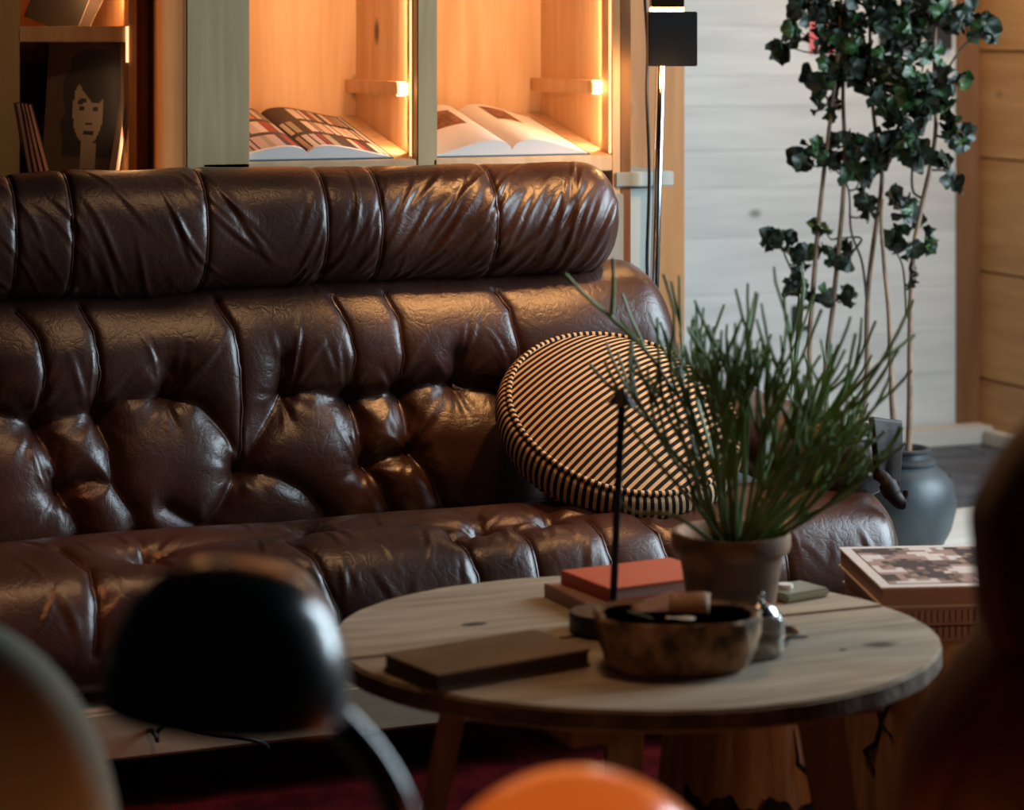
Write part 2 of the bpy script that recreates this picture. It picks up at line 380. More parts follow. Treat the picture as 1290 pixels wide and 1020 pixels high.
# base cabinet under the bays
zc = hitY(800, 217, YA-.02).z; zl = hitY(800, 236, YA-.02).z
xc1 = XA(848, YA)
cab = bk
obj('cabinet_body', MB().box((xl, YA+.012, .08), (xc1-.03, 5.38, zl-.004)), 'cabinet', cab)
obj('cabinet_top', MB().box((XA(774), YA-.006, zl), (xc1, 5.38, zc)), 'cabinet', cab, bevel=.003)
for a, b_ in ((xl+.01, 1.85), (1.855, 2.31)):
    obj('cabinet_door', MB().box((a, YA-.006, .1), (min(b_, xc1-.035), YA+.012, zl-.014)), 'cabinet', cab, bevel=.003)
# set-back record shelf at the left
YC, YD = 5.33, 5.72
rs = thing('record_shelf', 'pale set-back shelf unit holding leaning dark record sleeves', 'shelf', (.95, 5.5, 0))
xa, xb = XA(25, YC), XA(162, YC)
obj('upright', MB().box((XA(-14, YC), YC, 0), (xa, YC+.03, 2.2)), 'post_wood', rs, bevel=.002)
obj('back_panel', MB().box((xa-.06, YD, .6), (xb+.02, YD+.02, 2.2)), 'spruce', rs)
obj('side_panel', MB().box((xb, YC, .0), (xb+.018, YD, 2.2)), 'spruce', rs)
obj('side_panel', MB().box((xa-.06, YC+.031, .0), (xa-.045, YD, 2.2)), 'spruce', rs)
z1, z0 = hitY(100, 33, YC).z, hitY(100, 53, YC).z
obj('shelf', MB().box((xa-.045, YC+.002, z0), (xb, YD, z1)), 'spruce', rs, bevel=.002)
zlow = .93
obj('shelf', MB().box((xa-.045, YC+.002, zlow-.03), (xb, YD, zlow)), 'spruce', rs, bevel=.002)
obj('filler', MB().box((xb+.019, YC+.04, 0), (XA(235)-.003, YC+.06, 2.2)), 'honey_post', rs)
obj('light_strip', MB().box((xb-.006, YC-.003, z0-.045), (xb-.0005, YC+.0015, z1)), 'led_low', rs)  # brightness of the lit shelf end, painted as an added glowing strip
light('AREA', 'record_led', (xb-.02, YC+.03, 1.5), (xa, YD, 1.5), 1.0, (1, .50, .20), .02, .25)
light('AREA', 'record_led_low', (xb-.012, YC+.012, 1.10), (xa, YC+.16, 1.08), .13, (1, .58, .30), .012, .30)  # added light to bring up the portrait sleeve
light('AREA', 'record_led_side', (xb+.004, YC-.012, 1.25), (xb+.064, YC-.14, 1.25), .55, (1, .50, .20), .012, .8)  # added light for the side of the wide post

def sleeve(name, label, x, y, w, h, lean, thick, mats, z=zlow, yaw=0., group=None, cat='record', face=None):
    """a square sleeve standing on its lower edge, leaning sideways (about Y)"""
    r = thing(name, label, cat, (x, y, z), group)
    r.rotation_euler = (0, lean, yaw)
    c = obj('cover', MB().box((-w/2, -thick/2, 0), (w/2, thick/2, h)), mats[0], r, local=True, bevel=.0005)
    e = obj('edge', MB().box((w/2, -thick/2*.9, .001), (w/2+.0008, thick/2*.9, h-.001)), mats[1], r, local=True)
    if w < .05: obj('edge', MB().box((-w/2*.8, -thick/2-.0008, .001), (w/2*.3, -thick/2, h-.001)), 'pinkish', r, local=True)
    if face: face(r, w, h, thick)
    return r
def portrait(r, w, h, th):
    """flat print: a long-haired head, drawn as a raster of small flat facets on the cover"""
    nx, ny = 54, 84; mb = MB()
    for j in range(ny):
        for i in range(nx):
            u = (i+.5)/nx; v = (j+.5)/ny; m = None; v = (v-.60)*.92+.56; u = (u-.5)*.92+.48
            wv = .02*math.sin(v*31)+.012*math.sin(v*53+1)
            if ((u-.50)/(.30+wv))**2+((v-.70)/.20)**2 < 1 or (abs(u-.50+.05*(.7-v)) < .29+wv and .30 < v < .70): m = 0
            fu, fv = (u-.45)/.155, (v-.56)/.19
            if fu*fu+fv*fv < 1 and v < .70+.10*math.sin(u*9): m = 1
            if m == 1:
                if u > .475+.03*math.sin(v*25): m = 3
                if abs(v-.605-.05*(u-.38)) < .012 and abs(u-.385) < .045: m = 0
                if abs(v-.610) < .012 and abs(u-.525) < .04: m = 0
                if abs(v-.570) < .010 and (abs(u-.39) < .03 or abs(u-.52) < .028): m = 0
                if abs(u-.465-.10*(.55-v)) < .012 and .49 < v < .58: m = 3
                if abs(v-.485) < .008 and abs(u-.47) < .035: m = 0
                if abs(v-.438) < .009 and abs(u-.46) < .05: m = 0
                if abs(v-.415) < .006 and abs(u-.46) < .03: m = 3
            if .22 < v < .38 and abs(u-.47) < .075: m = 3
            if v < .24 and abs(u-.45) < .34 and v < .24-.25*abs(u-.45): m = 0
            if u > .80 and v > .40 and m is None: m = 2
            if m is None: continue
            x0 = -w/2+w*i/nx; zz = h*j/ny; y = -th/2-.0006
            mb.add([(x0,y,zz),(x0+w/nx,y,zz),(x0+w/nx,y,zz+h/ny),(x0,y,zz+h/ny)], [(0,1,2,3)], m)
    obj('printed_portrait', mb, ['cover_dark', 'print_grey', 'print_grey'], r, local=True, smooth=False)
pc = hitY(112, 222, YC+.10)
sleeve('record_sleeve', 'dark record sleeve printed with a long-haired face, facing out', 'x' and XA(108, YC+.10), YC+.10, .20, .375, math.radians(3), .006, ['cover_brown', 'sleeve_edge'], face=portrait, yaw=math.radians(-14))
sleeve('record_sleeve', 'dark sleeve with a light edge leaning behind the portrait sleeve', XA(128, YC+.16), YC+.16, .19, .27, math.radians(9), .006, ['cover_dark', 'sleeve_edge'], yaw=math.radians(-10))
sleeve('record_sleeve', 'large plain dark sleeve filling the back of the lower record bay', XA(96, YC+.24), YC+.24, .30, .33, 0, .008, ['cover_dark', 'cover_dark'])  # darkness of the bay put into an added black sheet
sleeve('record_sleeve', 'thin sleeve with a bright edge leaning right, nearest the lit side of the lower bay', XA(138, YC+.03), YC+.05, .008, .25, math.radians(9), .06, ['sleeve_edge', 'sleeve_edge'])
for i in range(4):
    sleeve('record_sleeve', ['dark brown thin sleeve leaning left, nearest the upright post', 'second thin sleeve leaning beside the upright post',
           'third thin leaning sleeve counted from the upright post', 'innermost of the four thin sleeves leaning at the upright post'][i],
           XA(40+5*i, YC+.05+.03*i), YC+.06+.03*i, .012, .25, math.radians(-10-2*i), .18, ['cover_brown', 'sleeve_edge'] if i % 2 else ['cover_dark', 'sleeve_edge'], yaw=math.radians(4*i))
sleeve('magazine', 'dark magazine leaning on the upper board of the record shelf', XA(62, YC+.1), YC+.10, .12, .22, math.radians(22), .006, ['cover_dark', 'sleeve_edge'], z=z1, cat='magazine')
sleeve('magazine', 'brown printed magazine lying against the dark one on the upper board', XA(82, YC+.16), YC+.16, .10, .20, math.radians(26), .006, ['cover_brown', 'sleeve_edge'], z=z1, cat='magazine')

# open books on the sloping shelves
def open_book(label, xc, half, yf, depth, pattern, mats, curl=.022):
    slope = math.atan2(.085, YB-YA)
    zf = zf1+(yf-YA)*math.tan(slope)
    r = thing('open_book', label, 'book', (xc, yf, zf)); r.rotation_euler = (slope, 0, 0)
    def zpage(s): return .004+curl*math.sin(min(1, abs(s))**.62*PI)**1.0*(1-.45*abs(s))+.010*(1-abs(s))
    cov = MB().box((-half-.006, -.004, 0), (half+.006, depth+.004, .003)); obj('cover', cov, 'page_shade', r, local=True)
    nx, ny = 44, 30
    for side in (-1, 1):
        mb = MB(); V = []
        for j in range(ny+1):
            for i in range(nx+1):
                s = i/nx; V.append((side*s*half, depth*j/ny, zpage(s)))
        nt = len(V)
        for i in range(nx+1): V.append((side*i/nx*half, 0, .0032))
        for i in range(nx+1): V.append((side*i/nx*half, depth, .0032))
        mb.add(V, [])
        for j in range(ny):
            for i in range(nx):
                a = j*(nx+1)+i; mb.f.append((a, a+1, a+nx+2, a+nx+1)); mb.mi.append(pattern(side, (i+.5)/nx, (j+.5)/ny))
        for i in range(nx):
            mb.f.append((nt+i, nt+i+1, i+1, i)); mb.mi.append(0)
            q = ny*(nx+1)+i; p_ = nt+nx+1+i; mb.f.append((q, q+1, p_+1, p_)); mb.mi.append(0)
        for j in range(1):
            a = nx; mb.f.append((a, ny*(nx+1)+nx, nt+nx+1+nx, nt+nx)); mb.mi.append(0)
        mb.smooth = True
        obj('page_block', mb, mats, r, local=True)
    return r
rr = random.Random(3)
rows = {}
for side in (-1, 1):
    for row in range(3):
        x = 0; L_ = []
        while x < 1:
            w_ = rr.choice([.05, .07, .09, .12]); L_.append((x, x+w_, rr.choice([1, 1, 1, 2, 2, 2, 2, 6, 5, 5, 5, 6, 1, 3, 4]) , rr.uniform(.0, .06))); x += w_
        rows[side, row] = L_
def spines(side, s, v):
    if s > .97 or v < .05: return 0
    row = min(2, int(v*3)); vv = v*3-row
    for a, b_, c, top in rows[side, row]:
        if a <= s < b_:
            return 5 if (vv < .10 or vv > .92-top or s-a < .018) else c
    return 5
M['sp1'] = pm('spine_cream', (.66, .55, .48), .6); M['sp2'] = pm('spine_pink', (.55, .40, .35), .6)
M['sp3'] = pm('spine_orange', (.55, .20, .07), .6); M['sp4'] = pm('spine_red', (.32, .04, .03), .6)
M['sp5'] = pm('spine_dark', (.05, .03, .028), .6); M['sp6'] = pm('spine_olive', (.36, .30, .20), .6)
M['photo_brown'] = pm('photo_brown', (.26, .09, .045), .5, vary=.8, vscale=60); M['photo_dark'] = pm('photo_dark', (.10, .04, .025), .5, vary=.6, vscale=70)
open_book('open book printed with rows of book spines on the sloping shelf', XA(386, 5.07), .19, 5.065, .37, spines, ['page', 'sp1', 'sp2', 'sp3', 'sp4', 'sp5', 'sp6'])
def plates(side, s, v):
    if side < 0 and .25 < s < .85 and .45 < v < .85: return 1
    if side > 0 and .22 < s < .58 and .55 < v < .92: return 1
    return 0
open_book('open book with white pages and small brown pictures on the sloping shelf', XA(643, 5.07), .185, 5.065, .35, plates, ['page', 'photo_brown'], curl=.03)

# things on the pale wall
fr = hitY(1110, 8, YW-.03); fr2 = hitY(1152, 63, YW-.03)
def picture(label, a, b_, mats, px):
    p, q = hitY(a[0], a[1], YW-.004), hitY(b_[0], b_[1], YW-.004)
    t = thing('picture_frame', label, 'picture', (p.x, YW-.004, q.z), 'pictures on the pale wall')
    obj('frame', MB().box((p.x, YW-.024, q.z), (q.x, YW-.004, p.z)), mats[0], t, bevel=.002)
    obj('print', MB().box((p.x+.015, YW-.026, q.z+.015), (q.x-.015, YW-.0245, p.z-.015)), mats[1], t)
M['blue_print'] = pm('blue_grey_print', (.05, .07, .09), .3, vary=.5, vscale=12)
picture('dark square picture frame on pale wall, between the tree stems', (1108, 6), (1153, 64), ['black_matt', 'blue_print'], 0)
picture('narrow black picture frame on pale wall nearest the honey boards', (1166, 0), (1196, 62), ['black_matt', 'black_matt'], 0)
p, q = hitY(1020, 28, YW-.003), hitY(1066, 68, YW-.003)
po = thing('poster', 'small red and pink poster pinned to the pale wall behind leaves', 'poster', (p.x, YW-.003, q.z))
obj('sheet', MB().box((p.x, YW-.006, q.z), (q.x, YW-.003, p.z)), 'red_print', po)
ps = MB()
for k in range(3):
    zz = q.z+.02+k*.028; ps.box((p.x+.03, YW-.0068, zz), (q.x-.01, YW-.0061, zz+.008))
obj('print_stripes', ps, 'paper', po)
p = hitY(1008, 400, YW-.003)
so = thing('wall_socket', 'small dark wall socket low on the pale wall behind the arm', 'socket', (p.x, YW-.003, p.z))
obj('plate', MB().box((p.x-.03, YW-.015, p.z-.04), (p.x+.03, YW-.003, p.z+.04)), 'black_matt', so, bevel=.003)
obj('plug', MB().box((p.x-.015, YW-.04, p.z-.02), (p.x+.02, YW-.0155, p.z+.025)), 'paper', so, bevel=.004)

# ------------------------------------------------------------------ sofa
def soft(name, prof, x0, x1, nx, nt, parent, creases=(), buttons=(), rings=(), A=.03, w=.03, groove=.006, gw=.006, folds=(), endr=.1, closed=False, mat='leather', seamset=(), radial=6, seed=1, extra=None, A2=.007, w2=.010, rays=(0, .06, .003, -2.8, -.3), sag=0.):
    """upholstery: a profile swept along X, puffed between seam lines traced onto the swept surface"""
    R = np.random.default_rng(seed)
    P, T = spline(prof, nt); ys, zs_ = P[:, 0], P[:, 1]
    xs = np.linspace(x0, x1, nx); cy, cz = ys.mean(), zs_.mean()
    X = np.repeat(xs[:, None], nt, 1)
    d = np.minimum(xs-x0, x1-xs); k = np.clip(d/endr, 0, 1); k = .02+.98*np.sqrt(1-(1-k)**2.4)
    Y = cy+(ys-cy)[None, :]*k[:, None]; Z = cz+(zs_-cz)[None, :]*k[:, None]
    Z = Z+(X-2.0)*sag
    V = np.stack([X, Y, Z], 2)
    def normals(V):
        dx = np.gradient(V, axis=0); dt = np.gradient(V, axis=1); n = np.cross(dt, dx); l = np.linalg.norm(n, axis=2, keepdims=True)
        return n/np.maximum(l, 1e-9)
    Nn = normals(V)
    c = V.reshape(-1, 3).mean(0)
    if np.mean(np.sum(Nn*(V-c), 2)) < 0: Nn = -Nn
    D = V[..., 0]*ST+V[..., 1]*CT; PX = 645+F*(V[..., 0]*CT-V[..., 1]*ST)/D; PY = HOR+F*(H-V[..., 2])/D
    vis = np.sum(Nn*(np.array([0, 0, H])-V), 2) > 0
    TT = np.repeat(T[None, :], nx, 0)
    def locate(px, py):
        e = (PX-px)**2+(PY-py)**2+np.where(vis, 0, 1e9); i = np.argmin(e); i, j = divmod(i, nt); return xs[i], T[j], i, j
    def dist_to(polys):
        dm = np.full((nx, nt), 9.)
        for poly in polys:
            for a, b_ in zip(poly[:-1], poly[1:]):
                ab = np.array(b_)-np.array(a); l2 = max(ab@ab, 1e-12)
                t = np.clip(((X-a[0])*ab[0]+(TT-a[1])*ab[1])/l2, 0, 1)
                dm = np.minimum(dm, np.hypot(X-a[0]-t*ab[0], TT-a[1]-t*ab[1]))
        return dm
    def trace(poly):
        pts = []
        for (a, b_) in zip(poly[:-1], poly[1:]):
            for t in np.linspace(0, 1, 5): pts.append(locate(a[0]+(b_[0]-a[0])*t, a[1]+(b_[1]-a[1])*t)[:2])
        pts = np.array(pts); pts[1:-1] = (pts[:-2]+2*pts[1:-1]+pts[2:])/4
        return [tuple(p) for p in pts]
    SE = [trace(c_) for c_ in seamset]; CR = [trace(c_) for c_ in creases]; BT = [locate(*b_)[:2] for b_ in buttons]
    RG = [[(locate(px, py)[0], T[0]), (locate(px, py)[0], T[-1])] for px, py in rings]
    allp = SE+CR+RG
    disp = np.zeros((nx, nt))
    if CR:
        dm = dist_to(CR); disp += A*(1-np.exp(-(dm/w)**1.15))-A
    if allp:
        ds2 = dist_to(SE+RG); disp -= A2*np.exp(-(ds2/w2)**1.1)
        ds = dist_to(SE+RG) if SE+RG else np.full((nx, nt), 9.); disp -= groove*np.exp(-(ds/gw)**2)
    for (bx, bt) in BT:
        r = np.hypot(X-bx, TT-bt); disp -= .020*np.exp(-(r/.022)**2)+.012*np.exp(-(r/.06)**2)
        ph = np.arctan2(TT-bt, X-bx); q = R.uniform(0, 6.28, 3)
        fold = .5*np.sin(radial*ph+q[0]+8*r)+.35*np.sin((radial+3)*ph+q[1])+.3*np.sin((2*radial+1)*ph+q[2])
        disp += .0042*fold*np.exp(-(r/.055)**2)*np.minimum(1, r/.015)
    folds = list(folds)
    for (bx, bt) in BT:
        for k_ in range(rays[0]):
            a_ = R.uniform(rays[3], rays[4]); l_ = rays[1]*R.uniform(.5, 1.3); q_ = l_*.8
            folds.append((bx+math.cos(a_)*q_, bt+math.sin(a_)*q_, a_, l_*.7, R.uniform(.0035, .007), rays[2]*R.uniform(.5, 1.4)))
    for (fx, ft, ang, ln, wd_, am) in folds:                # single soft folds
        ca, sa = math.cos(ang), math.sin(ang); u = (X-fx)*ca+(TT-ft)*sa; v_ = -(X-fx)*sa+(TT-ft)*ca+.12*np.sin(u*14+fx*9)*.12
        disp += am*np.exp(-(u/ln)**2)*(np.exp(-(v_/wd_)**2)-.7*np.exp(-((v_-1.5*wd_)/(wd_*1.1))**2))
    if extra is not None: disp += extra(X, TT, T)
    # broad unevenness
    for _ in range(14):
        kx, kt = R.normal(0, 9, 2); disp += .0011*np.sin(X*kx+TT*kt+R.uniform(0, 6))
    fade = np.clip(d/(endr*.8), 0, 1)[:, None]; disp *= .25+.75*fade
    for _ in range(1):
        p = np.pad(disp, 1, 'edge'); disp = (p[:-2, 1:-1]+p[2:, 1:-1]+p[1:-1, :-2]+p[1:-1, 2:]+2*disp)/6
    V2 = V+Nn*disp[..., None]
    mb = MB(); idx = np.arange(nx*nt).reshape(nx, nt)
    mb.v = [tuple(p) for p in V2.reshape(-1, 3).tolist()]
    a = idx[:-1, :-1].ravel(); b_ = idx[1:, :-1].ravel(); c_ = idx[1:, 1:].ravel(); d_ = idx[:-1, 1:].ravel()
    mb.f = np.stack([a, b_, c_, d_], 1).tolist()
    if closed: mb.f += np.stack([idx[:-1, -1], idx[1:, -1], idx[1:, 0], idx[:-1, 0]], 1).tolist()
    mb.f += [idx[0, :].tolist(), idx[-1, ::-1].tolist()]
    mb.mi = [0]*len(mb.f); mb.smooth = True
    o = obj(name, mb, mat, parent)
    N2 = normals(V2); N2 = N2 if np.mean(np.sum(N2*Nn, 2)) > 0 else -N2
    ti = lambda t: min(nt-1, max(0, int(round((t-T[0])/(T[-1]-T[0])*(nt-1)))))
    xi = lambda x: min(nx-1, max(0, int(round((x-x0)/(x1-x0)*(nx-1)))))
    for poly in SE+RG:
        if len(poly) == 2: poly = [(poly[0][0], t) for t in T[2:-2:3]]
        pts = [V2[xi(x), ti(t)]+N2[xi(x), ti(t)]*.0004 for x, t in poly]
        q = [pts[0]]
        for p in pts[1:]:
            if np.linalg.norm(p-q[-1]) > .004: q.append(p)
        if len(q) > 2: obj('piping', MB().tube(q, .0022, 6), 'piping', o)
    return o
sofa = thing('sofa', 'long tufted brown leather sofa with a bolster headrest', 'sofa', (1.31, 4.5, 0))
def rfolds(n, x0, x1, t0, t1, a0, a1, seed, am=.0028, ln=(.03, .08), wd_=(.005, .010)):
    R = np.random.default_rng(seed)
    return [(R.uniform(x0, x1), R.uniform(t0, t1), R.uniform(a0, a1), R.uniform(*ln), R.uniform(*wd_), am*R.uniform(.5, 1.3)) for _ in range(n)]
# headrest bolster
hc = (4.76, .938); hr = .118
hp = [(hc[0]+hr*math.cos(a)*.95, hc[1]+hr*math.sin(a)*1.02) for a in np.linspace(0, 2*PI, 17)[:-1]+.3]
hp = [(hc[0]+hr*.95*math.cos(a), hc[1]+hr*1.02*math.sin(a)) for a in np.linspace(.6, .6+2*PI*.985, 24)]
hx1 = XA(781, 4.72)
headrest = soft('headrest', hp, .44, hx1, 560, 190, sofa, rings=[(-300, 310), (-130, 305), (22, 300), (93, 300), (262, 300), (415, 290), (483, 285), (628, 280)],
    A=.006, w=.022, groove=.003, gw=.004, folds=rfolds(20, .5, .9, .20, .48, .75, 1.25, 31, .0022, (.04, .09), (.004, .007))+rfolds(34, .85, 1.42, .20, .48, .75, 1.25, 5, .0022, (.04, .09), (.004, .007))+rfolds(26, 1.42, 1.66, .22, .48, 1.7, 2.2, 16, .0026, (.03, .08), (.004, .007))+rfolds(60, 1.66, 2.13, .18, .48, 1.95, 2.3, 6, .0028, (.05, .11), (.0045, .008)), endr=.085, closed=True, seed=3, A2=.004, w2=.008, sag=.006)
# back cushion
bp = [(5.0, .22), (4.98, .60), (4.93, .77), (4.82, .835), (4.71, .812), (4.645, .73), (4.63, .64), (4.625, .58), (4.60, .51), (4.59, .43), (4.61, .36), (4.70, .30)]
U = [[(20,388),(50,425),(57,470),(50,530)], [(100,382),(120,420),(127,470),(125,520)], [(272,378),(295,415),(305,470),(308,560),(306,593)],
     [(418,372),(440,410),(450,450),(445,504)], [(484,366),(505,400),(511,450),(508,496)], [(624,362),(645,390),(655,440),(655,480)]]
CRS = [[(218,465),(212,503)], [(361,455),(361,499)], [(582,450),(581,487)],
       [(-60,530),(0,524),(47,534),(85,526),(125,522),(165,505),(212,500),(255,512),(290,545),(306,593)],
       [(306,593),(330,545),(361,499),(400,493),(445,504),(475,500),(508,496),(545,486),(581,487),(620,492),(660,505),(720,520)],
       [(47,534),(66,570),(72,600),(78,619),(95,650),(105,690)], [(125,522),(140,560),(146,610),(170,650),(178,690)],
       [(78,619),(110,605),(146,608)], [(306,593),(285,635),(265,665),(250,672)], [(306,593),(350,600),(385,620),(410,650)],
       [(445,504),(460,540),(465,586),(485,620),(492,648)], [(508,496),(520,540),(525,569),(550,610),(560,645)],
       [(465,586),(495,575),(525,569)], [(660,505),(690,560),(700,640)], [(212,640),(250,668)]]
BTN = [(47,534),(125,522),(212,503),(306,593),(361,499),(445,504),(508,496),(581,487),(78,619),(465,586),(525,569),(655,500)]
def onward(polys, dx=-392, dy=15):                         # the pattern goes on to the left, past the frame
    out = [[(x+dx, y+dy) for x, y in p] for p in polys]
    return [p for p in out if all(-330 < x < -8 for x, y in p)]
CRS += onward(CRS); U += onward(U); BTN += [b_[0] for b_ in onward([[b_] for b_ in BTN])]
back = soft('back_cushion', bp, .40, 2.30, 520, 240, sofa, creases=CRS, seamset=U, buttons=BTN, A=.026, w=.024, groove=.003, gw=.004, endr=.13, rays=(4, .075, .0034, -2.3, -.7), sag=.006,
    folds=rfolds(30, .9, 2.1, .58, .80, 1.25, 1.75, 8, .0016, (.03, .07), (.004, .008)), seed=5)
# seat cushion
sp_ = [(4.85, .27), (4.72, .335), (4.60, .372), (4.45, .408), (4.33, .436), (4.23, .436), (4.14, .398), (4.095, .33), (4.09, .26), (4.13, .205), (4.30, .19)]
SS = [[(75,688),(112,712),(122,760),(120,830)], [(360,672),(395,700),(425,760),(432,800)], [(560,655),(585,680),(605,725),(610,760)], [(648,652),(668,680),(680,720),(684,750)],
      [(738,648),(760,675),(773,712),(776,740)], [(800,640),(830,670),(846,712),(850,740)], [(960,625),(985,660),(996,720),(998,750)]]
SCR = [[(150,690),(200,684),(300,672),(390,660),(460,654),(520,650),(600,652),(695,642),(780,634),(830,634),(900,625)], [(375,640),(385,652),(372,672)], [(600,640),(605,655),(575,668)], [(690,632),(695,644),(660,656)]]
SB = [(185,688), (385,655), (605,652), (695,643), (830,634)]
SS += onward(SS, -370, 14)
seat = soft('seat_cushion', sp_, .08, 2.525, 620, 220, sofa, creases=SCR, seamset=SS, buttons=SB, A=.018, w=.028, groove=.003, gw=.004, rays=(5, .05, .003, -3.1, 3.1), A2=.008, w2=.014, endr=.11,
    folds=rfolds(70, .8, 2.5, .55, .85, .8, 2.2, 9, .0022, (.015, .05), (.004, .009)), seed=8)
# arms: a padded bolster along Y with a folded leather flap at the front
def arm(xc, sgn):
    mb = MB(); ys = np.linspace(4.20, 4.98, 46); n = 32; V = []
    for i, y in enumerate(ys):
        f = (y-4.20)/.78; k = min(1, math.sqrt(max(.02, 1-(1-min(1, (y-4.20)/.06))**2)))
        for q in range(n):
            a = 2*PI*q/n; c_, s_ = math.cos(a), math.sin(a)
            rx = .100*math.copysign(abs(c_)**.75, c_)*k; rz = .080*math.copysign(abs(s_)**.85, s_)*k
            wr_ = .004*math.sin(9*a+y*30)*math.exp(-f*6)+.0025*math.sin(y*70+3*a)
            V.append((xc+rx*(1+wr_*8), y, .475+.012*f+rz*(1+wr_*10)))
    mb.add(V, [(i*n+k_, i*n+(k_+1) % n, (i+1)*n+(k_+1) % n, (i+1)*n+k_) for i in range(45) for k_ in range(n)]+[tuple(range(n))[::-1], tuple(45*n+k_ for k_ in range(n))])
    mb.smooth = True
    a_ = obj('armrest', mb, 'leather', sofa)
    # rolled leather welt over the front and the hanging flap
    w1 = sp3([(xc-.095, 4.24, .50), (xc-.06, 4.225, .545), (xc+.0, 4.222, .560), (xc+.06, 4.225, .548), (xc+.098, 4.24, .50)], 16)
    obj('welt', MB().tube(w1, .009, 8), 'piping', a_)
    w2 = sp3([(xc-.10, 4.28, .50), (xc-.05, 4.262, .552), (xc+.05, 4.262, .555), (xc+.102, 4.28, .50)], 14)
    obj('welt', MB().tube(w2, .007, 8), 'piping', a_)
    return a_
ar = arm(2.425, 1); al = arm(.17, -1)
# flap: drooping sheet on the front right end of the arm
fl0 = [hitX(1104, 528, 2.56), hitX(1132, 530, 2.62)]
def flap():
    mb = MB(); nu, nv = 14, 18; V = []
    for j in range(nv+1):
        v = j/nv
        for i in range(nu+1):
            u = i/nu
            px = 1094+37*u*(1-.28*v)+6*v*v+3*math.sin(v*3); py = 526+4*u+78*v
            D = 4.79+.045*u-.006*math.sin(u*9+v*2)*v-.008*math.sin(v*4)
            V.append(W(px, py, D))
    mb.add(V, [(j*(nu+1)+i, j*(nu+1)+i+1, (j+1)*(nu+1)+i+1, (j+1)*(nu+1)+i) for j in range(nv) for i in range(nu)]); mb.smooth = True
    o = obj('leather_flap', mb, 'black_leather', ar)
    md = o.modifiers.new('thickness', 'SOLIDIFY'); md.thickness = .012
    t = sp3([W(1108, 598, 4.790), W(1116, 605, 4.775), W(1124, 622, 4.770), W(1134, 632, 4.772), W(1141, 628, 4.778), W(1142, 618, 4.782)], 24)
    obj('strap_end', MB().tube(t, [.013]*6+[.018]*6+[.015]*6+[.007]*6, 10), 'black_leather', o)
flap()
obj('base_plinth', MB().box((.25, 4.085, .10), (2.40, 4.20, .186)), 'plinth', sofa, bevel=.006)
obj('base_plinth', MB().box((.25, 4.80, .10), (2.40, 4.88, .30)), 'plinth', sofa, bevel=.006)
for x in (.4, 2.25):
    obj('leg', MB().box((x-.05, 4.14, 0.013), (x+.05, 4.86, .10)), 'plinth', sofa, bevel=.004)

# dark red rug
rg = MB().box((-.9, 1.6, .0), (2.70, 4.95, .012)); tag(obj('rug', rg, 'rug', loc=(.9, 3.2, 0), bevel=.003), 'dark red woven rug under the table and sofa', 'rug')
# cable lying before the plinth
cb = [hitY(px, py, 4.06) for px, py in ((120, 925), (190, 922), (200, 935), (199, 918), (215, 913), (240, 920), (265, 925), (330, 935))]
cb = [Vector((p.x, 4.070-.002*i, max(.02, p.z))) for i, p in enumerate(cb)]
cb = [hitZ(100, 960, .017), hitZ(150, 940, .017)]+cb[1:]+[hitZ(340, 960, .017)]
tag(obj('cable', MB().tube(sp3(cb, 50), .004, 8), 'cable', loc=cb[1]), 'thin black cable looped in front of the sofa plinth', 'cable')

